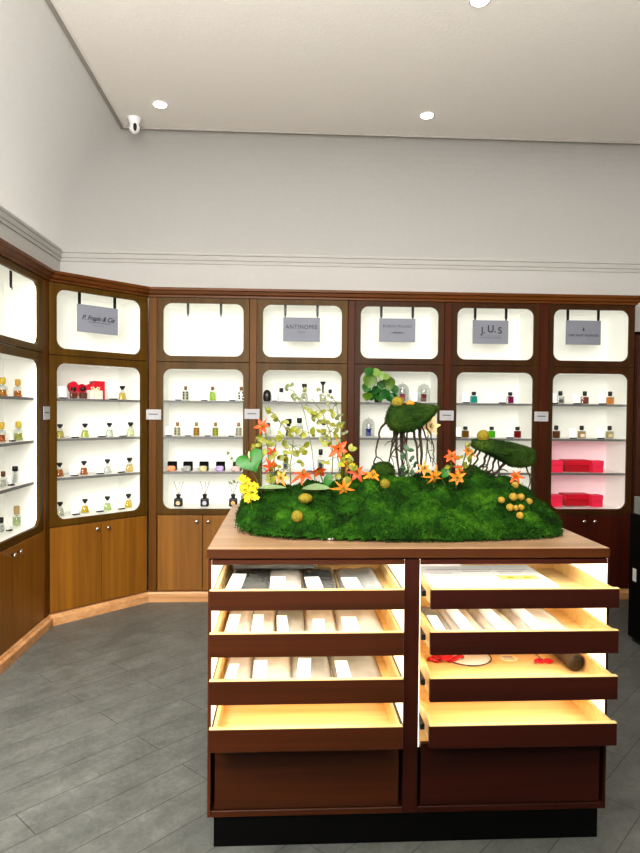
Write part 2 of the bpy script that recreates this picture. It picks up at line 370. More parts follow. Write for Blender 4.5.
# ------------------------------------------------------------------ display cabinets
P23 = P(147.8, 590, B); P23.z = 0
_d = ray(48.8, 617); _t = _d.x / _d.y      # the front of the corner cabinet runs at 45 degrees from P23
_y = (P23.x - P23.y) / (_t - 1); P12 = Vector((_t * _y, _y, 0))
Z_TOP, Z_UH1, Z_UH0, Z_MID, Z_LH1, Z_LH0, Z_DR, Z_PL = 2.291, 2.252, 1.856, 1.811, 1.758, .70, .655, .076
SH = [1.520, 1.246, .978, .704]            # shelf tops
LK = {}
def cabinet(key, label, org, rotz, w, hx0, hx1, depth, pil_l=0, pil_r=0, knob=True, hooks=None, dark=False):
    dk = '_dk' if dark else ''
    t = thing('display_cabinet', label, 'cabinet', org, rotz, 'wooden display cabinets along the walls')
    a = w / 2
    # carcass
    c = MB(); y0 = .021
    c.box(-a, -a + .016, y0, depth, Z_PL, Z_TOP); c.box(a - .016, a, y0, depth, Z_PL, Z_TOP)
    c.box(-a + .016, a - .016, depth - .012, depth, Z_PL, Z_TOP); c.box(-a + .016, a - .016, y0, depth - .012, Z_TOP - .014, Z_TOP)
    c.box(-a + .016, a - .016, y0, depth - .012, Z_PL, Z_PL + .016)
    c.build('carcass', M['oak_pil'], t)
    # white lining, upper and lower bay
    li = MB(); lx0 = max(hx0 - .026, -a + .0165); lx1 = min(hx1 + .026, a - .0165); yb = depth - .016
    for z0, z1 in ((Z_UH0 - .012, Z_UH1 + .012), (SH[3] - .012, Z_LH1 + .012)):
        li.add([(lx0, yb, z0), (lx1, yb, z0), (lx1, yb, z1), (lx0, yb, z1), (lx0, y0, z0), (lx1, y0, z0), (lx1, y0, z1), (lx0, y0, z1)],
               [(0, 1, 2, 3), (0, 3, 7, 4), (1, 5, 6, 2), (0, 4, 5, 1), (3, 2, 6, 7)])
    li.build('white_lining', M['liner'], t)
    fu = MB(); fu.frame(-a, a, Z_MID + .003, Z_TOP, hx0, hx1, Z_UH0, Z_UH1, .062, 0, .02)
    fu.build('face_frame', M['oak_frame' + dk], t)
    f2 = MB(); f2.frame(-a, a, Z_DR + .003, Z_MID - .003, hx0, hx1, Z_LH0, Z_LH1, .062, 0, .02)
    f2.build('face_frame', M['oak_frame' + dk], t)
    for z0, z1 in ((Z_UH0 + .02, Z_UH1 - .02), (Z_LH0 + .03, Z_LH1 - .02)):
        for sx in (-1, 1):
            l = MB(); x = (lx0 + hx0) / 2 if sx < 0 else (lx1 + hx1) / 2
            l.box(x - .005, x + .005, .024, .032, z0, z1); l.build('light_strip', M['led'], t)
    for z in SH[:3]:
        s = MB(); s.box(lx0 + .002, lx1 - .002, .052, yb - .002, z - .012, z); so = s.build('shelf', M['shelfm'], t)
        e = MB(); e.box(lx0 + .002, lx1 - .002, .044, .0515, z - .016, z + .001); e.build('edge_strip', M['edge'], so)
    # two doors under the window
    for sx in (-1, 1):
        d = MB(); x0, x1 = (-a + .004, -.002) if sx < 0 else (.002, a - .004)
        d.rbox(x0, x1, -.002, .019, Z_PL + .004, Z_DR - .003, .002, 1); do = d.build('door', M['oak' + dk], t)
        k = MB(); T = Matrix.Translation((sx * .043, -.003, .607)) @ Matrix.Rotation(PI / 2, 4, 'X')
        k.lathe([(.005, 0), (.005, .012), (.013, .016), (.015, .022), (.012, .028), (.003, .029)], 14, T=T); k.build('knob', M['chrome'], do)
    for x0, x1 in ((-a - pil_l, -a - .001), (a + .001, a + pil_r)):
        if x1 - x0 > .004:
            p = MB(); p.rbox(x0 + .0005, x1, -.004, depth - .02, Z_PL, Z_TOP, .003, 1); p.build('pilaster', M['oak_pil' + dk], t)
    for hx in (hooks or []):
        h = MB(); h.prism([(hx - .010, Z_UH1 + .011), (hx + .010, Z_UH1 + .011), (hx + .009, Z_UH1 - .065), (hx + .004, Z_UH1 - .088), (hx - .004, Z_UH1 - .088), (hx - .009, Z_UH1 - .065)], .052, .060)
        h.tube([(hx, .052, Z_UH1 - .078), (hx, .0485, Z_UH1 - .086), (hx, .0485, Z_UH1 - .094), (hx, .053, Z_UH1 - .098)], .0025, 6)
        h.build('hanging_hook', M['black'], t)
    bpy.context.view_layer.update()
    LK[key] = (t, Matrix.Translation(org) @ Matrix.Rotation(rotz, 4, 'Z'))
    return t
def local(key, px, py, v):
    """point of the cabinet's own frame seen at a pixel, v metres behind its face"""
    Mx = LK[key][1] if key in LK else CABM[key]
    n = (Mx.to_3x3() @ Vector((0, 1, 0))); p0 = Mx @ Vector((0, v, 0))
    return Mx.inverted() @ PL(px, py, p0, n)
CABM = {}
cabs = []
# along the left wall
_e = PL(39.6, 440, P12, Vector((1, 0, 0))).y; ctr1 = Vector((P12.x, _e - .392, 0)); CABM['left'] = Matrix.Translation(ctr1) @ Matrix.Rotation(PI / 2, 4, 'Z')
w1 = .92; CW1 = P12.y - (ctr1.y + .46)
cabinet('left', 'oak display cabinet along the left wall, cut off by the photo edge', ctr1, PI / 2, w1, -.392, .392, min(.28, P12.x - WX - .004), .045, CW1 - .004, hooks=[local('left', 11, 280, .055).x - 0, local('left', 11, 280, .055).x - .28])
# across the corner
ctr2 = (P12 + P23) / 2; ang2 = math.atan2(P23.y - P12.y, P23.x - P12.x)
CABM['corner'] = Matrix.Translation(ctr2) @ Matrix.Rotation(ang2, 4, 'Z')
w2 = (P23 - P12).length - .009
ha = local('corner', 57, 440, 0).x; hb = local('corner', 141.2, 440, 0).x
cabinet('corner', 'oak display cabinet set diagonally across the room corner', ctr2, ang2, w2, ha, hb, .375, 0, 0, hooks=[local('corner', 79.5, 300, .055).x, local('corner', 114.8, 305, .055).x])
ctrs = {'bare': 203.0, 'branch': 301.75, 'dome': 398.6, 'jewel': 494.25, 'pink': 589.7}
lab = {'bare': 'oak display cabinet with empty sign hooks and a row of reed diffusers',
       'branch': 'oak display cabinet directly behind the tall yellow-green leaf sprays',
       'dome': 'oak display cabinet holding glass domes and a leafy plant, behind the raised moss clump',
       'jewel': 'oak display cabinet with turquoise, magenta, lime and red bottles',
       'pink': 'oak display cabinet with red gift boxes on its two lowest shelves'}
hk = {'bare': (188, 221), 'branch': (285.3, 317.5), 'dome': (381.3, 412.8), 'jewel': (475.2, 506.2), 'pink': (567.9, 598.5)}
for k, px in ctrs.items():
    c = P(px, 440, B); c.z = 0; CABM[k] = Matrix.Translation(c)
    cabs.append((k, c))
for i, (k, c) in enumerate(cabs):
    nx = cabs[i + 1][1].x if i < 4 else c.x + .752
    pv = cabs[i - 1][1].x if i else P23.x - .03 - 0
    w = .686
    pl = (c.x - w / 2) - (pv + .343) - .002 if i else (c.x - w / 2) - P23.x - .004
    pr = 0
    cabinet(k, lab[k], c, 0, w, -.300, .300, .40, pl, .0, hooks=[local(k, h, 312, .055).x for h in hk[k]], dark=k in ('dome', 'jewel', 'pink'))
XEND = cabs[-1][1].x + .345
path = [(P12.x, ctr1.y - .508), (P12.x, P12.y), (P23.x, P23.y), (XEND, B)]
cor = sweep(path + [(XEND, WY - .01)], [(-.05, Z_TOP + .002), (.012, Z_TOP + .002), (.014, Z_TOP + .016), (.03, Z_TOP + .024), (.036, Z_TOP + .044), (.05, Z_TOP + .05), (.05, Z_TOP + .068), (-.05, Z_TOP + .068)])
tag(cor.build('cabinet_cornice', M['oak_x']), 'moulded oak cornice running along the tops of all the cabinets', 'cornice')
pli = sweep(path + [(XEND, WY - .01)], [(-.05, .001), (.034, .001), (.034, .05), (.028, .056), (.018, .06), (.014, .072), (-.05, .072)])
tag(pli.build('cabinet_plinth', M['plinth']), 'pale wooden plinth running along the foot of all the cabinets', 'plinth')

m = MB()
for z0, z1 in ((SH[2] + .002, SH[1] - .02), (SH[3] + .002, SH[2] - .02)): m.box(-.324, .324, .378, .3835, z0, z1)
m.build('added_pink_glow', M['pinkl'], LK['pink'][0])  # panels added to give the red boxes' bays a pink glow
# ------------------------------------------------------------------ hanging signs
def sign(key, x0, x1, y0, y1, label, letters):
    t0, Mx = LK[key]
    a = local(key, x0, (y0 + y1) / 2, .05); b = local(key, x1, (y0 + y1) / 2, .05)
    za = local(key, (x0 + x1) / 2, y0, .05).z; zb = local(key, (x0 + x1) / 2, y1, .05).z
    w = b.x - a.x; h = za - zb
    t = thing('hanging_sign', label, 'sign', Mx @ Vector(((a.x + b.x) / 2, .0405, zb)), Mx.to_euler().z, 'grey hanging brand signs')
    p = MB(); p.rbox(-w / 2, w / 2, -.004, .004, 0, h, .0015, 1); p.build('plate', M['sign'], t)
    letters(t, w, h)
def rule(t, x0, x1, z, th, mat, name='rule_line'):
    m = MB(); m.box(x0, x1, -.0052, -.0042, z - th / 2, z + th / 2); m.build(name, mat, t)
def l2(t, w, h):
    text('lettering', 'P. Frapin & Cie', .047, M['ink'], t, (0, -.005, h * .53), shear=.45, bold=.0006, sx=.86)
    rule(t, -w * .24, w * .3, h * .385, .0025, M['ink'])
    rule(t, -w * .14, w * .14, h * .27, .002, M['inkl'])
def l4(t, w, h):
    text('lettering', 'ANTINOMIE', .045, M['ink'], t, (0, -.005, h * .60), spacing=1.12, bold=0, sx=.92)
    text('small_lettering', 'PARIS', .02, M['inkl'], t, (0, -.005, h * .38), spacing=1.2)
def l5(t, w, h):
    text('lettering', 'RUBEUS MILANO', .026, M['ink'], t, (0, -.005, h * .66), spacing=1.35, sx=.88)
    m = MB(); m.prism([(-.058, h * .37), (-.02, h * .44), (.0, h * .42), (.02, h * .44), (.062, h * .37), (.0, h * .35)], -.0052, -.0042); m.build('emblem', M['inkl'], t)
def l6(t, w, h):
    text('lettering', 'J.', .07, M['ink'], t, (-w * .21, -.005, h * .56), bold=.0008)
    text('lettering', 'U.', .078, M['ink'], t, (.008, -.005, h * .62), sx=.95, bold=.0008)
    text('lettering', 'S', .07, M['ink'], t, (w * .26, -.005, h * .56), bold=.0008)
    text('small_lettering', 'JOYAU UNIQUE & SENSORIEL', .0125, M['inkl'], t, (0, -.005, h * .25), spacing=1.05)
    rule(t, -w * .26, w * .3, h * .33, .0016, M['inkl'])
def l7(t, w, h):
    text('lettering', 'UNE NUIT NOMADE', .026, M['ink'], t, (0, -.005, h * .38), spacing=1.12, bold=0, sx=.92)
    m = MB(); m.prism([(-.009, h * .60), (0, h * .72), (.009, h * .60), (.002, h * .57), (-.002, h * .57)], -.0052, -.0042); m.build('emblem', M['ink'], t)
sign('corner', 76.5, 117, 306.5, 333.5, 'grey hanging sign with slanted script lettering in the corner cabinet', l2)
sign('branch', 283.2, 319.9, 317.8, 341.6, 'grey hanging sign with wide capitals over one tiny word, above the leaf sprays', l4)
sign('dome', 379, 415, 318.8, 342, 'grey hanging sign with faint thin capitals above a small flourish', l5)
sign('jewel', 472.3, 507.8, 320.6, 343.9, 'grey hanging sign with three large dotted letters', l6)
sign('pink', 565.3, 600, 320.8, 344.8, 'grey hanging sign with a tiny emblem above one line of capitals', l7)

# price tags on the pilasters
def wall_tag(px, py, wpx, hpx, Y, label, key=None):
    if key:
        c = local(key, px, py, -.006); Mx = LK[key][1]; loc = Mx @ c; rz = Mx.to_euler().z; dep = loc.y
    else:
        loc = P(px, py, Y - .006); rz = 0; dep = Y
    w = wpx * dep / 640; h = hpx * dep / 640
    if key: w *= 1.7
    t = thing('brand_plate', label, 'sign', loc - Vector((0, 0, h / 2)), rz, 'small white plates on the cabinet posts')
    p = MB(); p.rbox(-w / 2, w / 2, -.002, .002, 0, h, .0008, 1); p.build('plate', M['plate'], t)
    m = MB(); m.box(-w * .3, w * .3, -.0032, -.0022, h * .48, h * .58); m.build('lettering', M['inkl'], t)
wall_tag(46.8, 413, 10, 13, 0, 'white square plate on the post beside the corner cabinet', 'left')
wall_tag(153.4, 414.5, 15, 10, B - .004, 'white plate on the post between corner cabinet and reed diffuser cabinet')
wall_tag(252, 414, 15, 10, B - .004, 'white plate on the post just above the green heart-shaped leaf')
wall_tag(446.7, 415.5, 14.5, 10, B - .004, 'white plate on the post by the tip of the raised moss clump')
wall_tag(541.3, 416.5, 14.5, 10, B - .004, 'white plate on the post beside the cabinet of red gift boxes')

# ------------------------------------------------------------------ shelf goods
def spot(key, px, shelf, v=.13):
    l = local(key, px, 440, v); return LK[key][1] @ Vector((l.x, v, SH[shelf] + .0015)), LK[key][1].to_euler().z
SC = {}
def scale(key, px):
    p, _ = spot(key, px, 1); return ((p - CAMP).dot(fwd)) / 640     # metres per pixel
def bottle(key, px, shelf, label, hp=14, wp=7.5, liq=(235, 205, 90), cap=(16, 16, 17), kind='square', lvl=.75, capw=.6, caph=.28, tagc=None, grid=None, group='perfume bottles in the lit cabinets', v=.13):
    loc, rz = spot(key, px, shelf, v); s = scale(key, px); h = hp * s; w = wp * s; d = w * (.55 if kind == 'square' else 1)
    t = thing('perfume_bottle', label, 'perfume bottle', loc, rz, group)
    hb = h * (1 - caph - .06); cm = dyn('cap', cap, rough=.35); lm = dyn('tint', liq, diff=.35)
    g = MB(); q = MB(); c = MB()
    if kind == 'square':
        g.rbox(-w / 2, w / 2, -d / 2, d / 2, 0, hb, w * .12, 2)
        q.rbox(-w * .43, w * .43, -d * .42, d * .42, h * .03, hb * lvl, w * .08, 2)
    elif kind == 'flare':
        g.lathe([(w * .5, 0), (w * .5, hb * .1), (w * .42, hb * .6), (w * .25, hb * .9), (w * .18, hb)], 16, sy=.7)
        q.lathe([(w * .44, h * .03), (w * .44, hb * .12), (w * .37, hb * lvl * .8), (w * .33, hb * lvl)], 16, sy=.7)
    else:
        g.lathe([(w * .44, 0), (w * .5, hb * .06), (w * .5, hb * .8), (w * .4, hb * .93), (w * .2, hb)], 18)
        q.lathe([(w * .4, h * .03), (w * .44, hb * .1), (w * .44, hb * lvl)], 18)
    g.lathe([(w * .16, hb * .98), (w * .16, hb + h * .06)], 10)
    zc = hb + h * .05; ch = h * caph; cw = w * capw / 2
    if kind == 'ball' or kind == 'squareball':
        c.ell((0, 0, zc + ch * .5), (cw, cw, ch * .5), 14, 8)
    elif kind == 'flare': c.lathe([(cw * .55, zc), (cw * .6, zc + ch * .3), (cw, zc + ch * .5), (cw, zc + ch)], 14)
    else: c.lathe([(cw * .8, zc), (cw, zc + ch * .12), (cw, zc + ch * .9), (cw * .85, zc + ch)], 14)
    q.build('perfume', lm, t); g.build('glass_body', M['glass'], t); c.build('cap', cm, t)
    if tagc:
        l = MB(); l.box(-w * .27, w * .27, -d / 2 - .0016, -d / 2 - .0006, hb * .2, hb * .6); l.build('paper_label', dyn('paper', tagc, rough=.6), t)
    if grid:
        l = MB()
        for i in range(2):
            for j in range(3):
                x = (-.27 + .54 * i) * w; z = hb * (.16 + .28 * j)
                l.box(x - w * .13, x + w * .13, -d / 2 - .0016, -d / 2 - .0006, z, z + hb * .2)
        l.build('printed_pattern', dyn('paper', grid, rough=.6), t)
    return t
def squareball(*a, **k):
    return bottle(*a, kind='square', **k)
def card(key, px, shelf, label, hp=11, wp=7.5, v=.10):
    loc, rz = spot(key, px, shelf, v); s = scale(key, px); h = hp * s; w = wp * s
    t = thing('scent_card', label, 'card', loc, rz, 'white cards on dark stands')
    T = Matrix.Translation((0, .004, .006)) @ Matrix.Rotation(math.radians(-9), 4, 'X')
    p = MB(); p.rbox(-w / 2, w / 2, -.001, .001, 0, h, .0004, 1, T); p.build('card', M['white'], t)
    b = MB(); b.rbox(-w * .42, w * .5, -.016, .016, 0, .0085, .002, 1); b.build('stand', M['black'], t)

ord5 = ['first', 'second', 'third', 'fourth', 'fifth']
shelfn = ['top shelf', 'second shelf', 'third shelf', 'bottom shelf']
# --- corner cabinet
CN = 'corner cabinet'
def hearts():
    def heart(px, py, r, label, tilt):
        l = local('corner', px, py, .21); Mx = LK['corner'][1]; base = Mx @ Vector((l.x, .21, SH[0] + .0015))
        t = thing('heart_box', label, 'gift box', base, Mx.to_euler().z, 'red gift boxes in the corner cabinet')
        poly = []
        for i in range(28):
            a = 2 * PI * i / 28
            poly.append((16 * math.sin(a) ** 3 / 17 * r, (13 * math.cos(a) - 5 * math.cos(2 * a) - 2 * math.cos(3 * a) - math.cos(4 * a)) / 17 * r))
        zm = min(z for x, z in poly); poly = [(x, z - zm) for x, z in poly]
        T = Matrix.Rotation(tilt, 4, 'Y')
        m = MB(); m.prism(poly[::-1], -.018, .012, T); m.build('box', M['redd'], t)
        m = MB(); m.prism([(x * 1.04, z * 1.04) for x, z in poly][::-1], -.026, -.017, T); m.build('lid', M['red'], t)
    heart(73.5, 384, .068, 'red heart-shaped gift box leaning behind the first brown bottle', .25)
    heart(86, 384, .062, 'red heart-shaped gift box leaning behind the second brown bottle', -.12)
    l = local('corner', 97.5, 384, .20); Mx = LK['corner'][1]
    t = thing('gift_box', 'upright red square gift box behind the white ribboned box', 'gift box', Mx @ Vector((l.x, .21, SH[0] + .0015)), Mx.to_euler().z, 'red gift boxes in the corner cabinet')
    m = MB(); m.rbox(-.045, .045, -.025, .025, 0, .132, .002, 1); m.build('box', M['redd'], t)
    m = MB(); m.rbox(-.047, .047, -.033, -.0255, 0, .134, .002, 1); m.build('lid', M['red'], t)
    l = local('corner', 94.5, 384, .10)
    t = thing('ribboned_box', 'white gift box tied with a cream ribbon bow in the corner cabinet', 'gift box', Mx @ Vector((l.x, .10, SH[0] + .0015)), Mx.to_euler().z)
    m = MB(); m.rbox(-.05, .05, -.03, .03, 0, .062, .003, 1); m.build('box', M['whitep'], t)
    m = MB(); m.box(-.008, .008, -.0315, .0315, 0, .0635); m.box(-.0515, .0515, -.006, .006, 0, .0635)
    for sx in (-1, 1):
        m.tube([(0, -.012, .066), (sx * .018, -.016, .086), (sx * .033, -.014, .084), (sx * .026, -.012, .068), (0, -.012, .066)], .0045, 6)
        m.tube([(0, -.014, .066), (sx * .02, -.034, .045), (sx * .026, -.035, .02)], .004, 6)
    m.build('ribbon_bow', M['ribbon'], t)
hearts()
card('corner', 63, 0, 'white card beside the red hearts on the corner cabinet top shelf', 11.5, 8)
bottle('corner', 73.5, 0, 'brown perfume bottle in front of the tilted red heart, black cap', 11.5, 8, (150, 84, 30), v=.1)
bottle('corner', 83, 0, 'second brown perfume bottle with black cap, beside the ribboned white box', 11.5, 8, (140, 72, 22), v=.1)
card('corner', 113, 0, 'white card next to the lone yellow bottle on the corner cabinet top shelf', 11, 8)
bottle('corner', 122.3, 0, 'yellow perfume bottle alone at the end of the corner cabinet top shelf', 14, 8.5, (236, 214, 96), kind='flare')
rows = {1: ([60, 85, 109.5, 130.5], [75, 101.5, 122.5], [(232, 220, 110), (222, 226, 130), (236, 238, 226), (230, 236, 200)]),
        2: ([59.5, 84, 107.5, 129.5], [74, 99.5, 121], [(222, 150, 50), (206, 120, 30), (238, 240, 236), (240, 214, 120)]),
        3: ([60, 85, 107.5, 128.5], [75.5, 99.5, 121], [(234, 234, 224), (238, 212, 70), (214, 230, 170), (240, 220, 84)])}
cn_name = {1: ['pale yellow', 'yellow-green', 'clear', 'pale green'], 2: ['amber', 'dark amber', 'clear', 'pale gold'], 3: ['clear', 'golden yellow', 'pale green', 'lemon yellow']}
for s, (bs, cs, lq) in rows.items():
    for i, px in enumerate(bs):
        bottle('corner', px, s, '%s perfume bottle with black cap, %s along the corner cabinet %s' % (cn_name[s][i], ord5[i], shelfn[s]), 14, 8.5, lq[i], kind='flare')
    for i, px in enumerate(cs):
        card('corner', px, s, 'white card between %s and %s bottles on the corner cabinet %s' % (ord5[i], ord5[i + 1], shelfn[s]), 10.5, 7.5)
# --- left wall cabinet
for px, s, nm, lq, cp, hp, wp in ((2.5, 0, 'squat gold perfume bottle at the frame edge of the left cabinet top shelf', (226, 168, 24), (222, 190, 70), 19, 10),
                                  (18, 0, 'gold perfume bottle nearest the post on the left cabinet top shelf', (222, 150, 20), (206, 160, 60), 18, 8.5),
                                  (1.5, 1, 'orange-gold perfume bottle at the frame edge of the left cabinet second shelf', (216, 130, 30), (214, 180, 60), 20, 9),
                                  (18.5, 1, 'green-gold perfume bottle on the left cabinet second shelf', (206, 210, 110), (206, 180, 70), 19, 9)):
    bottle('left', px, s, nm, hp, wp, lq, cp, kind='round', capw=.62, caph=.34, tagc=(250, 244, 226), lvl=.6)
bottle('left', 3, 2, 'clear perfume bottle with brown cap on the left cabinet third shelf', 15, 7, (236, 236, 230), (104, 62, 24), caph=.36)
bottle('left', 15, 2, 'clear perfume bottle with black cap on the left cabinet third shelf', 17, 6, (216, 218, 216), (14, 14, 15), caph=.3, capw=.9)
bottle('left', 1, 3, 'clear perfume bottle with black cap on the left cabinet bottom shelf', 15, 7, (230, 232, 228), (14, 14, 15), caph=.36)
bottle('left', 16.5, 3, 'pale green perfume bottle with tan filigree stopper, left cabinet bottom shelf', 20, 8, (214, 226, 186), (186, 158, 108), kind='round', caph=.42, capw=.7)
card('left', 11, 2, 'white card between the brown-capped and black-capped bottles', 8, 6)
card('left', 12.5, 1, 'white card before the green-gold bottle on the left cabinet', 9, 6)
card('left', 9, 3, 'white card beside the filigree-stoppered bottle', 8, 5)
loc, rz = spot('left', 29, 2)
t = thing('test_vial', 'pair of slim clear glass vials on the left cabinet third shelf', 'vial', loc, rz)
for dx in (-.018, .018):
    m = MB(); m.lathe([(.007, 0), (.007, .085), (.004, .09), (.004, .11)], 10, (dx, 0, .0)); m.build('vial', M['glass'], t)
m = MB(); m.rbox(-.035, .035, -.014, .014, 0, .012, .002, 1); m.build('stand', dyn('paper', (206, 202, 190), rough=.5), t)

# --- cabinet with bare hooks
for i, (px, lq) in enumerate(((185.5, (234, 234, 222)), (212.5, (196, 222, 90)), (241, (234, 234, 222)))):
    nm = ['clear perfume bottle printed with black squares beside the lime bottle', 'lime green perfume bottle with brown cap on a top shelf', 'clear black-printed bottle half hidden at the end of the diffuser cabinet top shelf'][i]
    bottle('bare', px, 0, nm, 14.5, 6.5, lq, (116, 84, 40), kind='square', caph=.26, capw=.5, grid=None if i == 1 else (40, 40, 38), lvl=.9)
for i, px in enumerate((178, 204, 232)):
    card('bare', px, 0, 'white card %s on the diffuser cabinet top shelf' % ['beside the clear printed bottle', 'beside the lime bottle', 'beside the half hidden bottle'][i], 9.5, 6.5)
for i, (px, lq, g) in enumerate(((177.4, (236, 232, 214), (70, 64, 44)), (196.5, (226, 190, 84), (88, 62, 20)), (215.5, (216, 218, 90), (84, 84, 30)), (238.6, (236, 234, 220), (90, 80, 50)))):
    bottle('bare', px, 1, '%s squared perfume bottle with brown cap on the diffuser cabinet second shelf' % ['clear dark-printed', 'amber', 'yellow-green', 'half hidden clear'][i], 14, 6.5, lq, (142, 106, 54), caph=.28, capw=.5, grid=g, lvl=.9)
for i, px in enumerate((168.5, 188, 207.5, 231)):
    card('bare', px, 1, 'white card %s squared bottle on the diffuser cabinet second shelf' % ['before the first', 'before the amber', 'before the yellow-green', 'before the half hidden'][i], 9, 6)
CAND = [(171.5, (240, 160, 120), 'peach'), (187.2, (176, 182, 178), 'silver grey'), (203.2, (214, 206, 160), 'cream'), (219.8, (200, 180, 224), 'lilac'), (236.5, (232, 196, 190), 'pale pink')]
for px, c, nm in CAND:
    loc, rz = spot('bare', px + 1, 2, .16); s = scale('bare', px)
    t = thing('candle_box', 'open black candle box standing behind the %s candle' % nm, 'box', loc, rz, 'black boxes behind the candles')
    m = MB(); a = 4.4 * s; m.frame(-a, a, 0, 2 * a, -a * .86, a * .86, a * .14, 2 * a - a * .14, .003, -.02, .02, 3); m.box(-a * .9, a * .9, .012, .019, a * .1, 1.9 * a); m.build('box', M['blackm'], t)
    loc, rz = spot('bare', px, 2, .095)
    t = thing('scented_candle', '%s scented candle in a faceted glass before its black box' % nm, 'candle', loc, rz, 'scented candles on the diffuser cabinet third shelf')
    cm = dyn('wax', c, rough=.35)
    m = MB(); m.lathe([(3.0 * s, 0), (3.9 * s, 1.4 * s), (3.9 * s, 4.2 * s), (3.3 * s, 5.0 * s), (3.0 * s, 4.7 * s), (.2 * s, 4.6 * s)], 8, smooth=False); m.build('glass', cm, t)
    m = MB(); T = Matrix.Translation((-3.6 * s, -.018, .0)) @ Matrix.Rotation(.5, 4, 'Y'); m.lathe([(2.4 * s, 0.9 * s), (2.6 * s, 1.2 * s), (2.6 * s, 2 * s), (1.2 * s, 2.4 * s)], 10, T=T); m.build('lid', dyn('wax', tuple(int(x * .86) for x in c), rough=.3), t)
for i, (px, c) in enumerate(((178.6, (222, 206, 160)), (205, (196, 196, 214)), (233.5, (232, 190, 120)))):
    loc, rz = spot('bare', px, 3, .10); s = scale('bare', px)
    t = thing('reed_diffuser', 'black reed diffuser with a %s round label and spread reeds' % ['cream', 'silver', 'gold'][i], 'reed diffuser', loc, rz, 'reed diffusers on the bottom shelf')
    w = 8.2 * s; h = 10 * s
    m = MB(); m.rbox(-w / 2, w / 2, -w * .38, w * .38, 0, h * .82, w * .16, 3); m.lathe([(w * .3, h * .8), (w * .22, h * .92), (w * .22, h), (w * .28, h * 1.01), (w * .28, h * 1.22)], 12); m.build('bottle', M['black'], t)
    m = MB(); T = Matrix.Translation((0, -w * .38 - .0004, h * .36)) @ Matrix.Rotation(PI / 2, 4, 'X'); m.lathe([(w * .27, 0), (w * .27, .001)], 16, T=T); m.build('round_label', dyn('paper', c, rough=.5), t)
    m = MB()
    for sx in (-1, 1): m.tube([(0, 0, h * 1.1), (sx * 4.6 * s, .005, 25 * s)], .0017, 5)
    m.tube([(0, .004, h * 1.1), (.004, .02, 24 * s)], .0014, 5)
    m.build('reeds', M['twig'], t)

# --- cabinet behind the branches
def bstone():
    loc, rz = spot('branch', 266.8, 0, .12)
    t = thing('round_flacon', 'black egg-shaped flacon at the end of the top shelf behind the sprays', 'perfume bottle', loc, rz)
    m = MB(); m.lathe([(.022, 0), (.03, .012), (.031, .04), (.027, .07), (.016, .085), (.003, .09)], 18, sy=.7); m.build('flacon', M['black'], t)
    m = MB(); m.ell((0, -.02, .045), (.014, .003, .02), 12, 6); m.build('front_plaque', dyn('cap', (52, 52, 54), rough=.3), t)
bstone()
card('branch', 274.2, 0, 'white card between the black egg-shaped flacon and clear bottle', 10.5, 4.5)
bottle('branch', 281, 0, 'clear square bottle with black cap next to the black egg-shaped flacon', 13.5, 6.5, (236, 236, 232), caph=.3, capw=.62, tagc=(246, 246, 244))
bottle('branch', 304, 0, 'tall clear bottle with wide black cap in the middle of a top shelf', 18, 8, (240, 240, 236), caph=.3, capw=.62, kind='flare')
bottle('branch', 329.8, 0, 'small clear bottle with black cap beside the T-shaped stopper', 12.5, 5.5, (238, 238, 232), caph=.3, capw=.62)
loc, rz = spot('branch', 322.5, 0, .13); s = scale('branch', 322)
t = thing('perfume_bottle', 'clear bottle with a tall black T-shaped stopper', 'perfume bottle', loc, rz, 'perfume bottles in the lit cabinets')
m = MB(); m.lathe([(.02, 0), (.028, .006), (.028, .055), (.01, .07), (.008, .085)], 16); m.build('glass_body', M['glass'], t)
m = MB(); m.lathe([(.006, .07), (.007, .13), (.02, .148), (.021, .158)], 14); m.build('cap', M['black'], t)
m = MB(); m.lathe([(.018, .004), (.025, .008), (.025, .04)], 16); m.build('perfume', dyn('tint', (226, 228, 200), diff=.3), t)
bottle('branch', 268, 1, 'small clear black-capped bottle just above the orange flower by the post', 13.5, 6.5, (238, 236, 226), caph=.26, capw=.6)
bottle('branch', 288.5, 1, 'dark hourglass-shaped bottle among the leaf sprays', 18, 6.5, (90, 80, 40), caph=.42, capw=.95, kind='flare')
bottle('branch', 299.3, 1, 'large clear square bottle with black stopper and pale label, behind the sprays', 19, 8.5, (232, 234, 232), caph=.27, capw=.6, tagc=(250, 250, 250), lvl=.85)
bottle('branch', 323.5, 1, 'black-capped bottle with a black square label on the second shelf', 17, 6.5, (232, 232, 222), caph=.3, capw=.65, tagc=(24, 24, 24))
card('branch', 278.5, 1, 'white card on the second shelf behind the sprays', 10, 6.5)
bottle('branch', 285.6, 2, 'black-capped bottle with a dark label low behind the yellow leaves', 18, 6.5, (226, 226, 214), caph=.28, capw=.6, tagc=(40, 40, 42))
bottle('branch', 320.8, 2, 'black-capped bottle with a dark label beside the large orange lily', 22, 7, (232, 232, 224), caph=.26, capw=.6, tagc=(34, 34, 36))
card('branch', 309, 2, 'white card on the third shelf behind the sprays', 10, 6.5)

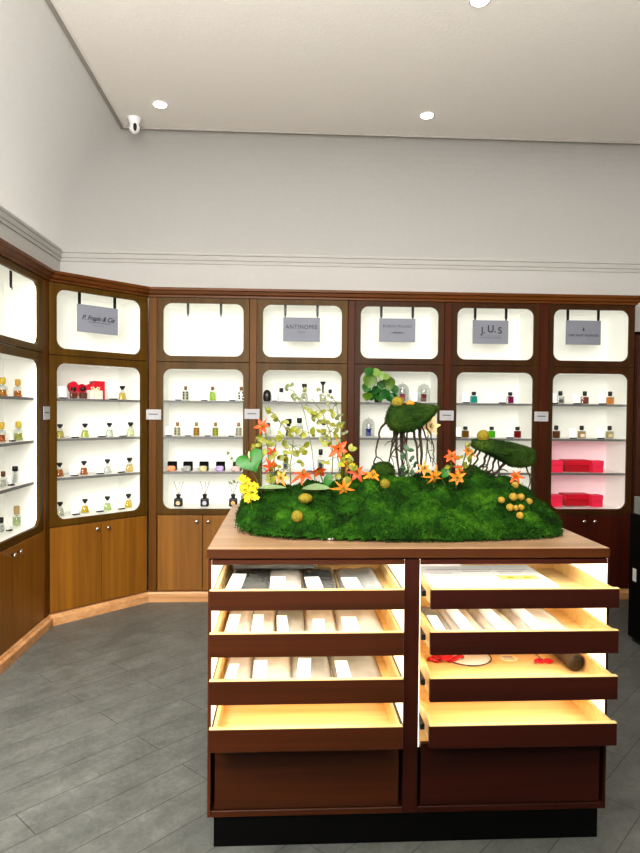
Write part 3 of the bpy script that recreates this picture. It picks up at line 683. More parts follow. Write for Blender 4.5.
# --- cabinet of glass domes
def dome(px, shelf, c, label):
    loc, rz = spot('dome', px, shelf, .13); s = scale('dome', px)
    t = thing('glass_dome', label, 'glass dome', loc, rz, 'glass domes over tall vials')
    r = 6.2 * s
    m = MB(); m.lathe([(r * 1.08, 0), (r * 1.08, .006), (r * .2, .008)], 24); m.build('base', M['whitep'], t)
    m = MB(); m.lathe([(r, .008), (r, 12.5 * s), (r * .92, 15 * s), (r * .7, 17.2 * s), (r * .35, 18.5 * s), (r * .05, 18.9 * s)], 24); m.build('dome', thin('dome_glass', (.84, .86, .85, 1), .3), t)
    m = MB(); m.ell((0, 0, 19.6 * s), .006, 10, 6); m.build('finial', M['glass'], t)
    m = MB(); m.lathe([(2.0 * s, .8 * s), (2.7 * s, 1.8 * s), (2.7 * s, 8.6 * s)], 14); m.build('perfume', dyn('tint', c, diff=.6), t)
    m = MB(); m.lathe([(2.2 * s, .009), (2.9 * s, 1.6 * s), (2.9 * s, 12.2 * s), (3.2 * s, 12.4 * s), (3.2 * s, 13.4 * s)], 14); m.build('vial', M['glass'], t)
    m = MB(); m.lathe([(2.2 * s, 12.6 * s), (2.4 * s, 13.8 * s)], 12); m.build('stopper', dyn('paper', (206, 204, 192), rough=.4), t)
dome(402, 0, (226, 96, 120), 'glass dome over a vial of pink perfume')
dome(423.2, 0, (176, 20, 52), 'glass dome over a vial of deep red perfume')
dome(368.3, 1, (30, 62, 206), 'glass dome over a vial of blue perfume')
card('dome', 392.5, 0, 'white card between the leafy plant and pink-filled dome', 9.5, 6)
card('dome', 414, 0, 'white card between the pink-filled dome and red-filled dome', 9.5, 6)
def shelf_plant():
    p = P(378, 400, B + .10); loc = Vector((p.x, B + .09, SH[0] + .0015))
    t = thing('potted_plant', 'leafy green plant with round glossy leaves on the dome cabinet top shelf', 'plant', loc)
    m = MB(); m.lathe([(.026, 0), (.034, .03), (.036, .045), (.03, .045), (.026, .038)], 18); m.build('pot', dyn('cap', (34, 54, 24), rough=.5), t)
    st = MB()
    mats = [M['leafg'], dyn('leaf', (84, 120, 24), rough=.35), dyn('leaf', (22, 92, 26), rough=.35), dyn('leaf', (124, 158, 70), rough=.4)]
    for x, y, r, k in ((-11, 21, 8, 1), (10, 19, 8, 1), (6, 8, 6.5, 2), (-7, 7, 6.5, 2), (14, 5, 6, 2), (-13, 3, 6, 1), (2, 17, 5, 0), (-12, 30, 5.5, 0), (-5, 29, 5, 3), (1, 26, 4.5, 3), (6, 25, 4, 3), (-14, 14, 5.5, 0), (16, 13, 5, 0), (0, 4, 6, 0), (11, 1.5, 5, 2), (-3, 12, 5, 2)):
        s = B / 640; c = Vector((x * s, -.125 if (x < -9 or y > 24) else -.02 - .03 * random.random(), y * s + .004))
        c.z = max(c.z, .016 + r * s * .6)
        st.tube([(0, 0, .04), (c.x * .5, c.y * .4, c.z * .6 + .02), c], .0022, 5)
        lf = MB(); d = Vector((random.uniform(-.5, .5), -.25, random.uniform(-.9, -.2))).normalized()
        lf.leaf(c - d * r * s, d, (random.uniform(-.3, .3), -1, .5), 2 * r * s, 1.75 * r * s, .12, 'oval', 8)
        lf.build('leaf', mats[k], t)
    st.build('stems', M['stem'], t)
shelf_plant()

# --- cabinet of jewel-coloured bottles
for px, s, c, nm in ((473.2, 0, (64, 200, 190), 'turquoise'), (509.5, 0, (176, 10, 116), 'magenta'), (465.2, 1, (176, 130, 36), 'olive gold'), (491.5, 1, (126, 220, 30), 'lime green'), (517.3, 1, (170, 26, 34), 'dark red')):
    bottle('jewel', px, s, '%s perfume bottle with flared black cap, on the shelves above the tilted moss clump' % nm, 11.5, 7.2, c, (22, 22, 22), kind='square', caph=.3, capw=.6, lvl=.97)
for px, s, nm in ((465.5, 0, 'turquoise'), (501.5, 0, 'magenta'), (457.5, 1, 'olive gold'), (509.5, 1, 'dark red')):
    card('jewel', px, s, 'white card standing beside the %s bottle' % nm, 9.5, 7)
# --- cabinet with red boxes
for px, s, c, nm, tg in ((559.6, 0, (236, 236, 228), 'clear bottle with small dark motif', (70, 70, 62)), (584, 0, (184, 84, 66), 'brick red bottle', None), (609.2, 0, (240, 172, 20), 'amber yellow bottle', None),
                         (556, 1, (156, 100, 50), 'brown bottle', None), (581.5, 1, (222, 196, 150), 'sand coloured bottle', (236, 224, 200)), (609.4, 1, (226, 216, 182), 'pale straw coloured bottle', (206, 186, 150))):
    t = bottle('pink', px, s, '%s with round black cap above the red gift boxes' % nm, 13, 7.6, c, (16, 16, 17), kind='square', caph=.34, capw=.52, lvl=.93, tagc=tg)
for px, s, nm in ((553, 0, 'clear bottle with dark motif'), (576, 0, 'brick red bottle'), (601.5, 0, 'amber yellow bottle'), (573, 1, 'sand coloured bottle'), (600.3, 1, 'pale straw coloured bottle')):
    card('pink', px, s, 'white card beside the %s' % nm, 9.5, 7)
for s in (2, 3):
    for x0, x1, v0, v1, mt, nm in ((550.5, 564, .08, .17, 'pinkred', 'pinkish red cube gift box left of the long box'), (566, 592.2, .135, .26, 'redd', 'long deep red gift box set back between two smaller boxes'), (593, 604.5, .08, .17, 'pinkred', 'pinkish red cube gift box right of the long box')):
        Mx = LK['pink'][1]; a = local('pink', x0, 440, v0); b = local('pink', x1, 440, v0); w = b.x - a.x
        lx = (a.x + b.x) / 2; lx = max(lx, -.332 + w / 2)
        t = thing('gift_box', '%s, %s' % (nm.replace(' left of the long box', ' nearest the tagged post').replace(' right of the long box', ' farthest from the tagged post'), shelfn[s].replace('third shelf', 'upper row').replace('bottom shelf', 'lower row')), 'gift box', Mx @ Vector((lx, v0, SH[s] + .0015)), 0, 'red gift boxes in the end cabinet')
        h = .094; hl = h * .42
        m = MB(); m.rbox(-w / 2 + .002, w / 2 - .002, 0.002, v1 - v0 - .002, 0, h - hl, .002, 1); m.build('box', M[mt], t)
        m = MB(); m.rbox(-w / 2, w / 2, 0, v1 - v0, h - hl + .0005, h, .003, 2); m.build('lid', M['red'] if mt == 'redd' else M['pinkred'], t)

# ------------------------------------------------------------------ island counter
IY = 2.09; IB = 3.06
TZ = P(408, 548.3, IY).z
IX0 = P(207.6, 690, IY).x; IX1 = P(607.6, 690, IY).x
TX0 = P(207, 552, IY - .004).x; TX1 = P(610, 552, IY - .004).x
ZB = P(207, 818, IY).z
isl = thing('display_counter', 'walnut display counter with eight pulled-out lit drawers in the room centre', 'counter', ((IX0 + IX1) / 2, (IY + IB) / 2, 0))
O = Vector(((IX0 + IX1) / 2, (IY + IB) / 2, 0))
def ib(name, mat, x0, x1, y0, y1, z0, z1, parent=None, bev=.0015, off=None):
    o = off or O
    m = MB(); m.rbox(x0 - o.x, x1 - o.x, y0 - o.y, y1 - o.y, z0 - o.z, z1 - o.z, bev, 1); return m.build(name, mat, parent or isl)
th = .031
ct = ib('countertop', M['top'], TX0, TX1, IY - .003, IB + .02, TZ - th, TZ, bev=.002)
ib('edge_band', M['top_edge'], TX0, TX1, IY - .006, IY - .0034, TZ - th, TZ - .0008, ct, .0006)
CX0 = P(211, 690, IY).x; CX1 = P(403.5, 690, IY).x; CX2 = P(418.5, 690, IY).x; CX3 = P(605.5, 690, IY).x
ZR = P(300, 565, IY).z; ZF1 = P(300, 757, IY).z; ZF0 = P(300, 809, IY).z
ib('side_panel', M['walnut_v'], IX0, CX0, IY, IB, ZB, TZ - th - .006)
ib('side_panel', M['walnut_v_dk'], CX3, IX1, IY, IB, ZB, TZ - th - .006)
ib('centre_divider', M['walnut_v_dk'], CX1, CX2, IY, IB, ZB, TZ - th - .006)
ib('shadow_gap', M['blackm'], IX0 + .008, IX1 - .008, IY + .008, IB - .01, TZ - th - .0058, TZ - th - .0002, bev=.0002)
ib('back_panel', M['walnut'], CX0 + .0005, CX3 - .0005, IB - .016, IB, ZB, TZ - th - .006)
ib('plinth', M['blackm'], IX0 + .02, IX1 - .02, IY + .014, IB - .05, 0.001, ZB - .0005)
cols = ((CX0, CX1), (CX2, CX3))
for ci, (x0, x1) in enumerate(cols):
    wm = M['walnut_dk'] if ci else M['walnut']
    ib('top_rail', wm, x0 + .0005, x1 - .0005, IY + .001, IY + .02, ZR, TZ - th - .0065)
    ib('bottom_rail', wm, x0 + .0005, x1 - .0005, IY + .001, IB - .017, ZB, ZF0 - .002)
    ib('front_panel', wm, x0 + .012, x1 - .012, IY + .006, IY + .022, ZF0, ZF1 + .035)
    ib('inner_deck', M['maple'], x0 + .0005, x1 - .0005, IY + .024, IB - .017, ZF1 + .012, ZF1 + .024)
    # pale lining, LED glow put into its material, glowing strips just behind the face
    lin = M['liner2'] if 'liner2' in M else M.setdefault('liner2', plain('side_lining_glow', srgb(246, 238, 220), .5, emit=1.1, ecol=srgb(255, 244, 224)))
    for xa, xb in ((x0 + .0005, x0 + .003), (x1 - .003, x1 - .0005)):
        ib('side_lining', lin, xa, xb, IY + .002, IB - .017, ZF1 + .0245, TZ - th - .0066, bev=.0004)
    ib('light_strip', M['led_warm'], x0 + .02, x1 - .02, IY + .022, IY + .032, ZR + .003, ZR + .008, bev=.0004)

DY = 1.97
ZT = [P(306, y, DY).z for y in (590, 633, 680, 728)]
ZBm = [P(306, y, DY).z for y in (610.3, 656.8, 704.3, 751.5)]
DXL = (P(209.2, 650, DY).x, P(403.9, 650, DY).x)
DXR = (P(430.6, 650, DY).x, P(618.6, 650, DY).x)
DR = {}
DD = .46
for ci, (x0, x1) in enumerate((DXL, DXR)):
    o0, o1 = cols[ci]
    for i in range(4):
        zt, zb = ZT[i], ZBm[i]
        # the box slides between the linings
        bx0 = max(x0 + .004, o0 + .018); bx1 = min(x1 - .004, o1 - .018)
        dr = MB(); f0 = DY + .0165; t_ = .011; zs = zt - .006; zf = zb + .012
        ox, oy = O.x, O.y
        dr.box(bx0 - ox, bx0 + t_ - ox, f0 - oy, f0 + DD - oy, zb + .004, zs); dr.box(bx1 - t_ - ox, bx1 - ox, f0 - oy, f0 + DD - oy, zb + .004, zs)
        dr.box(bx0 + t_ - ox, bx1 - t_ - ox, f0 + DD - t_ - oy, f0 + DD - oy, zb + .004, zs); dr.box(bx0 + t_ - ox, bx1 - t_ - ox, f0 - oy, f0 + t_ - oy, zb + .004, zs)
        dr.box(bx0 + t_ - ox, bx1 - t_ - ox, f0 + t_ - oy, f0 + DD - t_ - oy, zf - .008, zf)
        d = dr.build('drawer', M['maple'], isl)
        ib('drawer_front', M['walnut_dk'] if ci else M['walnut'], x0, x1, DY, DY + .016, zb, zt - .0032, d, .001)
        ib('front_lip', M['maple'], x0, x1, DY + .0005, DY + .016, zt - .003, zt, d, .0006)
        for xa, xb in ((o0 + .0036, bx0 - .0006), (bx1 + .0006, o1 - .0036)):
            ib('runner', M['black'], xa, xb, IY - .02, f0 + DD - .02, zb + .012, zb + .03, d, .0004)
        if i < 3: ib('added_light_bar', M['led_warm'], bx0 + .06, bx1 - .06, IY + .02, IY + .03, zb - .001, zb + .0035, d, .0004)  # hidden bar added to light the drawer below
        DR[(ci, i)] = (bx0 + t_, bx1 - t_, f0 + t_, f0 + DD - t_, zf)

# things lying in the drawers
def packet(ci, i, px, wp, mat, label, ln=.40, rz=0, y0=None, lift=0, lab_w=.055, dark=False, roll_=False):
    bx0, bx1, fy0, fy1, zf = DR[(ci, i)]
    y0 = y0 or fy0 + .012
    yv = y0 + .11
    x = max(P(px, 600, yv).x, bx0 + .004)
    wd = wp * yv / 640
    wd = min(wd, bx1 - x - .004)
    t = thing('sample_packet', label, 'packet', (x, y0, zf + .001 + lift), rz, 'sleeved sample packets in the drawers')
    m = MB(); nx, ny = 10, 10; vs = []; fs = []
    h = .026
    for j in range(ny + 1):
        for k in range(nx + 1):
            u, v = k / nx, j / ny
            e = min(1, 8 * min(u, 1 - u, v, 1 - v)) ** .5
            z = h * e * (.8 + .3 * noise.noise(Vector((u * 3 + px, v * 3, i)))) + .002
            vs.append((u * wd, v * ln, z))
    b = len(vs)
    vs += [(k / nx * wd, j / ny * ln, 0) for j in (0, 1) for k in ()] + [(0, 0, 0), (wd, 0, 0), (wd, ln, 0), (0, ln, 0)]
    for j in range(ny):
        for k in range(nx):
            q = j * (nx + 1) + k; fs.append((q, q + 1, q + nx + 2, q + nx + 1))
    fs.append((b, b + 3, b + 2, b + 1))
    fs.append(tuple([b, b + 1] + [k for k in range(nx, -1, -1)])); fs.append(tuple([b + 2, b + 3] + [ny * (nx + 1) + k for k in range(nx + 1)]))
    fs.append(tuple([b + 3, b] + [j * (nx + 1) for j in range(ny + 1)])); fs.append(tuple([b + 1, b + 2] + [j * (nx + 1) + nx for j in range(ny, -1, -1)]))
    m.add(vs, fs, True); m.build('sleeve', M[mat], t)
    l = MB(); l0 = .012
    if roll_:
        l.tube([(l0 + .022, .01, h + .012), (l0 + .022, ln * .7, h + .012)], .019, 12)
    else:
        rr = random.Random(int(px * 10) + i); T = Matrix.Translation((l0, 0, 0)) @ Matrix.Rotation(rr.uniform(-.06, .06), 4, 'Z')
        l.rbox(0, min(lab_w, wd * .42) * rr.uniform(.8, 1.05), .012, ln * rr.uniform(.42, .6), h + .0045, h + .0075, .001, 1, T)
    l.build('white_label', M['white'], t)
rowL = {0: [(223, 48, 'bagd', 'dark grey'), (267, 36, 'bagl', 'whitish'), (304, 35, 'bagd', 'charcoal'), (341, 45, 'bagm', 'grey')],
        1: [(221, 29, 'bagl', 'pale'), (249, 26, 'bagl', 'slanted pale'), (275, 31, 'bagm', 'grey'), (307, 31, 'bagl', 'off-white'), (339, 48, 'bagl', 'wide pale')],
        2: [(222, 28, 'bagl', 'pale'), (251, 41, 'bagl', 'creased pale'), (292, 41, 'bagm', 'grey'), (334, 50, 'bagm', 'broad grey')]}
dn = ['top', 'second', 'third']
for i, row in rowL.items():
    for j, (px, wp, mt, nm) in enumerate(row):
        packet(0, i, px, wp + .5, mt, '%s sleeved packet with white label, %s in line in the %s drawer, left stack' % (nm, ord5[j], dn[i]), .40, 0)
bx0, bx1, fy0, fy1, zf = DR[(0, 0)]
t = thing('sample_packet', 'large dark grey packet lying across the back of the top drawer, left stack', 'packet', (bx0 + .02, fy0 + .30, zf + .034), 0, 'sleeved sample packets in the drawers')
m = MB(); m.rbox(0, .30, 0, .11, 0, .022, .006, 2); m.build('sleeve', M['bagd'], t)
m = MB(); m.box(.16, .2, .02, .03, .0225, .0232); m.build('printed_mark', M['ink'], t)
for j, (px, wp, mt, nm, rl) in enumerate([(432, 27, 'bagm', 'crumpled grey', False), (461, 34, 'bagl', 'pale', True), (496, 34, 'bagl', 'whitish', True), (531, 52, 'bagl', 'wide white', True)]):
    packet(1, 1, px - 8, wp, mt, '%s packet with a rolled white band, %s across the drawer under the brochure' % (nm, ord5[j]), .38, 0, roll_=rl)
# brochure sheet in the top right drawer
bx0, bx1, fy0, fy1, zf = DR[(1, 0)]
t = thing('brochure', 'printed white brochure sheets with a small yellow flower picture, flat in the top drawer', 'brochure', (bx0 + .01, fy0 + .03, zf + .001))
wq = .43
m = MB(); m.rbox(0, wq, 0, .345, 0, .028, .001, 1); m.build('sheets', M['white'], t)
m = MB()
for r_ in range(9):
    for c_ in range(3):
        if (r_ + c_) % 4 == 3: continue
        x = .03 + c_ * .125; m.box(x, x + .08 + .02 * ((r_ * 7 + c_ * 3) % 3), .05 + r_ * .028, .0535 + r_ * .028, .0282, .0286)
m.build('printed_text', M['inkl'], t)
m = MB(); m.box(.26, .40, .13, .19, .0282, .0285); m.build('picture_patch', dyn('paper', (244, 214, 130), rough=.6), t)
for fx in (.30, .36): m = MB(); m.ell((fx, .158, .0295), (.013, .012, .001), 10, 6); m.build('printed_flower', dyn('paper', (220, 150, 30), rough=.6), t)
rp = thing('paper_roll', 'bright white paper roll at the back of the top drawer behind the brochure', 'paper roll', (bx0 + .012, fy0 + .385, zf + .026))
m = MB(); m.tube([(0, 0, 0), (.17, 0, 0)], .024, 18); m.build('roll', M['white'], rp)
m = MB(); m.box(.17, .24, .10, .106, .0282, .0287); m.build('printed_heading', M['ink'], t)
# third right drawer: ribbon, round mat, label, scissors, dark roll
bx0, bx1, fy0, fy1, zf = DR[(1, 2)]
def din(px, py): return FZ(px, py, zf)
c = din(446, 661)
m = MB()
for k in range(5):
    cx = c.x - .045 + k * .022; cy = c.y + .012 * math.sin(k * 2.1)
    m.tube([(cx + .02 * math.cos(a), cy + .016 * math.sin(a), zf + .008 + .006 * (k % 3) + .004 * math.sin(a * 2 + k)) for a in [i * .5 for i in range(14)]], .0055, 6)
tag(m.build('ribbon_bundle', M['redd']), 'tangled crimson ribbon lying in the third drawer beside a white round mat', 'ribbon')
c = din(474, 667); 
t = thing('round_mat', 'white round mat with dark rim in the third drawer', 'mat', (c.x, c.y + .085, zf + .001))
m = MB(); m.lathe([(.084, 0), (.084, .004), (.001, .0045)], 36); m.build('mat', M['whitep'], t)
m = MB(); m.tube([(.085 * math.cos(i * PI / 20), .085 * math.sin(i * PI / 20), .004) for i in range(41)], .002, 6); m.build('rim', M['twig'], t)
c = din(511, 662)
t = thing('round_label', 'small round cream label with printed lines in the third drawer', 'label', (c.x, c.y + .03, zf + .001))
m = MB(); m.lathe([(.034, 0), (.034, .003), (.001, .0032)], 28); m.build('disc', dyn('paper', (240, 224, 190), rough=.6), t)
m = MB(); [m.box(-.018, .018, -.018 + k * .012, -.014 + k * .012, .0033, .0037) for k in range(3)]; m.build('printed_text', M['inkl'], t)
c = din(545, 664)
t = thing('scissors', 'red-handled scissors lying in the third drawer beside the dark roll', 'scissors', (c.x, c.y + .012, zf + .001))
m = MB()
for sx in (-1, 1):
    m.tube([(sx * .016 + .015 * math.cos(a), .012 * math.sin(a), .006) for a in [i * 2 * PI / 14 for i in range(15)]], .0042, 7)
m.build('handles', M['red'], t)
m = MB()
for sx in (-1, 1): m.prism([(-.004, 0), (.004, 0), (sx * .0005, .001)], 0, .001) if False else m.tube([(sx * .012, .012, .005), (0, .045, .005), (-sx * .006, .12, .005)], [.004, .004, .001], 6)
m.build('blades', M['chrome'], t)
c = din(575.5, 672)
t = thing('dark_roll', 'dark brown cylindrical roll lying end-on in the third drawer', 'roll', (c.x, c.y, zf + .0325))
T = Matrix.Rotation(-PI / 2, 4, 'X')
m = MB(); m.lathe([(.029, 0), (.031, .002), (.031, .2), (.029, .202)], 28, T=T); m.build('tube', dyn('cap', (62, 50, 38), rough=.5), t)
m = MB(); m.lathe([(.026, -.0015), (.026, -.0002)], 28, T=T); m.build('end_cap', dyn('cap', (36, 32, 26), rough=.5), t)

# ------------------------------------------------------------------ moss landscape on the counter
MXL, MXR = -.195, 1.075
MYF, MYB = 2.175, 2.93
ridge = [(-.20, .03), (-.17, .10), (-.12, .145), (-.03, .155), (.10, .15), (.20, .16), (.30, .19), (.38, .215), (.46, .19), (.58, .18), (.68, .185), (.77, .205), (.86, .20), (.95, .165), (1.03, .10), (1.07, .03)]
def lerp(tab, x):
    for (a, b), (c, d) in zip(tab, tab[1:]):
        if x <= c: t = (x - a) / (c - a); t = max(0, min(1, t)); return b + (d - b) * t
    return tab[-1][1]
fronty = [(-.21, 2.44), (-.18, 2.36), (-.12, 2.28), (.0, 2.225), (.15, 2.205), (.35, 2.175), (.55, 2.175), (.75, 2.195), (.92, 2.225), (1.0, 2.27), (1.05, 2.38), (1.10, 2.52)]
def moss_h(x, y):
    yf = lerp(fronty, x); yb = MYB - .25 * (abs((x - .42) / .68) ** 4)
    if not (yf < y < yb) : return 0
    t = (y - yf) / (2.6 - yf) if y < 2.6 else (yb - y) / (yb - 2.6)
    t = max(0, min(1, t))
    low = .035 * min(1, t * 9) ** .6
    s = max(0, t - .08) / .92
    h = low + (lerp(ridge, x) - .035) * (1 - (1 - s) ** 1.5) * min(1, s * 6)
    n = noise.noise(Vector((x * 8, y * 8, 1.3))) * .026 + noise.noise(Vector((x * 26, y * 26, 4))) * .014 + noise.noise(Vector((x * 60, y * 60, 7))) * .006
    n2 = abs(noise.noise(Vector((x * 11, y * 11, 9)))) * .055
    return max(.003, h + (n + n2 - .014) * min(1, t * 4 + .1))
NX, NY = 190, 110
vs = []; fs = []; idx = {}
for j in range(NY + 1):
    for i in range(NX + 1):
        x = MXL + (MXR - MXL) * i / NX; y = MYF + (MYB - MYF) * j / NY
        h = moss_h(x, y)
        if h > 0:
            jx = noise.noise(Vector((x * 60, y * 60, 2))) * .004
            idx[(i, j)] = len(vs); vs.append((x + jx, y + jx * .7, TZ + .001 + h))
for j in range(NY):
    for i in range(NX):
        q = [(i, j), (i + 1, j), (i + 1, j + 1), (i, j + 1)]
        if all(k in idx for k in q): fs.append(tuple(idx[k] for k in q))
mm = MB(); mm.add(vs, fs, True)
# short fronds all over the cushion
def fuzz(mb, sampler, n, L0, L1, w, zmin=None):
    for _ in range(n):
        p, nr = sampler()
        d = (nr + Vector((random.gauss(0, .6), random.gauss(0, .6), random.gauss(0, .4)))).normalized()
        L = random.uniform(L0, L1); sd = d.orthogonal().normalized(); sd.rotate(Matrix.Rotation(random.uniform(0, 6.28), 3, d))
        q = p + d * L
        if zmin is not None: q.z = max(q.z, zmin + .001)
        mb.add([p - sd * w, p + sd * w, q], [(0, 1, 2)], True)
def smp():
    while True:
        x = random.uniform(MXL, MXR); y = MYF + (MYB - MYF) * random.random() ** 1.5
        h = moss_h(x, y)
        if h > 0:
            e = .006; hx = moss_h(x + e, y) - moss_h(x - e, y); hy = moss_h(x, y + e) - moss_h(x, y - e)
            return Vector((x, y, TZ + h - .001)), Vector((-hx / (2 * e), -hy / (2 * e), 1)).normalized()
fuzz(mm, smp, 30000, .005, .016, .0017, TZ)
def build_plain(mb, name, mat, parent=None):
    me = bpy.data.meshes.new(name); me.from_pydata(mb.v, [], mb.f); me.update(); me.polygons.foreach_set('use_smooth', mb.s); me.materials.append(mat)
    o = bpy.data.objects.new(name, me); COL.objects.link(o)
    if parent: o.parent = parent
    return o
moss = build_plain(mm, 'moss_mound', M['moss']); tag(moss, 'bushy green moss landscape covering the top of the counter', 'moss')
def ground(x, y): return TZ + .001 + max(0, moss_h(x, y))
# round moss cushions
for px, py, r, lb in ((428, 514, .046, 'round moss cushion on the front slope beneath the peach lilies'), (415, 482, .036, 'round moss cushion below the roots of the larger moss clump'), (383, 468, .05, 'domed dark moss cushion beside the twisted roots')):
    y = 2.44 if py > 500 else 2.6
    p = P(px, py, y); g = ground(p.x, y)
    mb = MB(); c = Vector((p.x, y, min(p.z - r * .25, g + r * .3))); mb.ell(c, (r, r, r * .75), 24, 14, .12)
    def s2():
        d = Vector((random.gauss(0, 1), random.gauss(0, 1), random.gauss(0, 1))).normalized(); return c + Vector((d.x * r, d.y * r, d.z * r * .75)), d
    fuzz(mb, s2, 900, .003, .008, .0012)
    tag(build_plain(mb, 'moss_cushion', M['moss'] if py > 475 else M['moss_dark']), lb, 'moss', 'moss cushions on the moss landscape')

# raised moss clumps standing on roots
def clump(label, Y, outline, top_tilt, depth, roots, cat='moss clump'):
    pts = [P(a, b, Y) for a, b in outline]
    c = sum(pts, Vector()) / len(pts)
    foot = Vector((c.x, Y, ground(c.x, Y) - .005))
    t = thing('moss_clump', label, cat, foot)
    n = len(pts); mb = MB(); vs = []; fs = []
    m = 14
    # a lens: the outline seen from the front, closing to a ridge behind and before
    for k in range(m + 1):
        a = -PI / 2 + PI * k / m; f = max(.002, math.cos(a)) ** .55; dy = math.sin(a) * depth
        for p in pts:
            q = c + (p - c) * f; q = Vector((q.x, Y + dy, q.z)) + Vector((0, 0, 0))
            q.z += dy * top_tilt
            j = noise.noise(q * 30) * .007
            vs.append(q + (q - c).normalized() * j - foot)
    for k in range(m):
        for i in range(n): fs.append((k * n + i, k * n + (i + 1) % n, (k + 1) * n + (i + 1) % n, (k + 1) * n + i))
    fs.append(tuple(range(n))); fs.append(tuple(m * n + i for i in range(n))[::-1])
    mb.add(vs, fs, True)
    quads = [f for f in fs if len(f) == 4]
    def s3():
        f = random.choice(quads); a, b = random.random(), random.random()
        p = vs[f[0]] * (1 - a) * (1 - b) + vs[f[1]] * a * (1 - b) + vs[f[2]] * a * b + vs[f[3]] * (1 - a) * b
        return p, (p + foot - c).normalized()
    fuzz(mb, s3, 4200, .004, .010, .0013)
    build_plain(mb, 'moss_cap', M['moss_dark'], t)
    for pl, r, dy in roots:
        q = [P(a, b, Y + dy * (1 - .3 * i)) - foot for i, (a, b) in enumerate(pl)]
        # wander a little between the points
        full = []
        for u, v in zip(q, q[1:]):
            for s in range(4):
                w_ = u.lerp(v, s / 4); w_ += Vector((random.gauss(0, .0025), random.gauss(0, .0025), 0)) if s else Vector(); full.append(w_)
        full.append(q[-1])
        rb = MB(); k = len(full); rb.tube(full, [r * (1 - .5 * i / (k - 1)) for i in range(k)], 6)
        for s in range(2):
            i = random.randrange(k // 3, k - 1); d = Vector((random.uniform(-1, 1), random.uniform(-.6, .6), random.uniform(-.9, .2))).normalized()
            rb.tube([full[i], full[i] + d * .02, full[i] + d * .036 + Vector((0, 0, -.012))], [r * .5, r * .4, r * .25], 5)
        rb.build('root', M['twig'], t)
    return t
YA = 2.60
clump('larger dark moss clump raised high on a cage of twisted roots', YA,
      [(385.5, 422), (387, 413), (392, 406), (402, 404.5), (415, 404), (428, 405.5), (438, 406), (435, 412), (428, 419), (420, 425.5), (410, 430.5), (400, 432), (391, 429)], .16, .085,
      [([(388, 418), (380, 430), (377, 445), (374, 468)], .0055, .0), ([(394, 428), (392, 445), (388, 470)], .004, -.03), ([(396, 429), (396, 448), (399, 476)], .007, .02),
       ([(399, 430), (391, 450), (386, 474)], .004, .04), ([(404, 430), (403, 448), (400, 478)], .006, -.02), ([(408, 429), (406, 450), (409, 478)], .004, .03),
       ([(413, 428), (417, 448), (418, 476)], .006, -.02), ([(418, 425), (421, 445), (421, 480)], .008, .01), ([(421, 424), (427, 440), (431, 462)], .004, -.03), ([(424, 421), (431, 434), (434, 450), (433, 466)], .0035, .02), ([(401, 430), (402, 455), (404, 480)], .008, .05)])
YB2 = 2.58
clump('longer green moss clump tilted downwards on slanting twigs beside the ochre bobbles', YB2,
      [(472, 447), (473, 440.5), (483, 439), (495, 440.5), (510, 442.5), (525, 446.5), (534, 449), (534, 459), (530, 464.5), (520, 467), (508, 465.5), (497, 459), (485, 452.5), (476, 449)], .12, .08,
      [([(477, 448), (471, 458), (467, 474)], .005, .0), ([(480, 450), (476, 462), (460, 480)], .005, -.03), ([(486, 452), (484, 464), (470, 478)], .006, .02), ([(490, 455), (487, 468), (480, 480)], .004, -.02),
       ([(495, 457), (492, 470), (468, 482)], .0055, .01), ([(499, 459), (499, 472), (494, 482)], .004, -.02), ([(505, 463), (497, 472), (462, 486)], .0065, .0), ([(526, 464), (530, 478), (527, 498)], .0035, -.01), ([(531, 460), (534, 476), (533, 500)], .0025, .02)])

# balls
def ball(name, px, py, Y, rp, mat, label, cat='ball', group=None, rz=1.0, rest=True, lift=0):
    p = P(px, py, Y); r = rp * Y / 640
    m = MB(); m.ell((0, 0, 0), (r, r, r * rz), 24, 14, .06); o = m.build(name, mat); o.location = p
    return tag(o, label, cat, group)
ball('moss_ball', 398, 402.5, YA - .0, 6.3, M['ballg'], 'mustard ball on top of the larger raised moss clump', group='balls on the moss', rz=.95)
ball('orange_ball', 410.2, 404, YA + .01, 4.6, M['ballo'], 'small orange ball on the larger raised moss clump', group='balls on the moss', rz=.75)
ball('moss_ball', 483.3, 436, YB2, 6.3, M['ballg'], 'mustard ball on the upper end of the tilted moss clump', group='balls on the moss', rz=1)
def slope_ball(px, py, rp, mat, label, rz=1.0):
    # where the sight line meets the moss
    d = ray(px, py + rp * .6); y = 2.2
    while y < 2.7:
        q = CAMP + d * (y / d.y)
        if q.z <= ground(q.x, y): break
        y += .004
    return ball('moss_ball', px, py, y, rp, mat, label, group='balls on the moss', rz=rz)
slope_ball(385, 484, 5.2, M['ballg'], 'olive yellow ball on the slope below the root cage')
slope_ball(305.5, 498.5, 7.2, M['ballg'], 'flattened mustard ball under the pale flat leaf', .72)
slope_ball(297.3, 516.5, 6, M['ballg'], 'mustard ball lowest on the front slope')
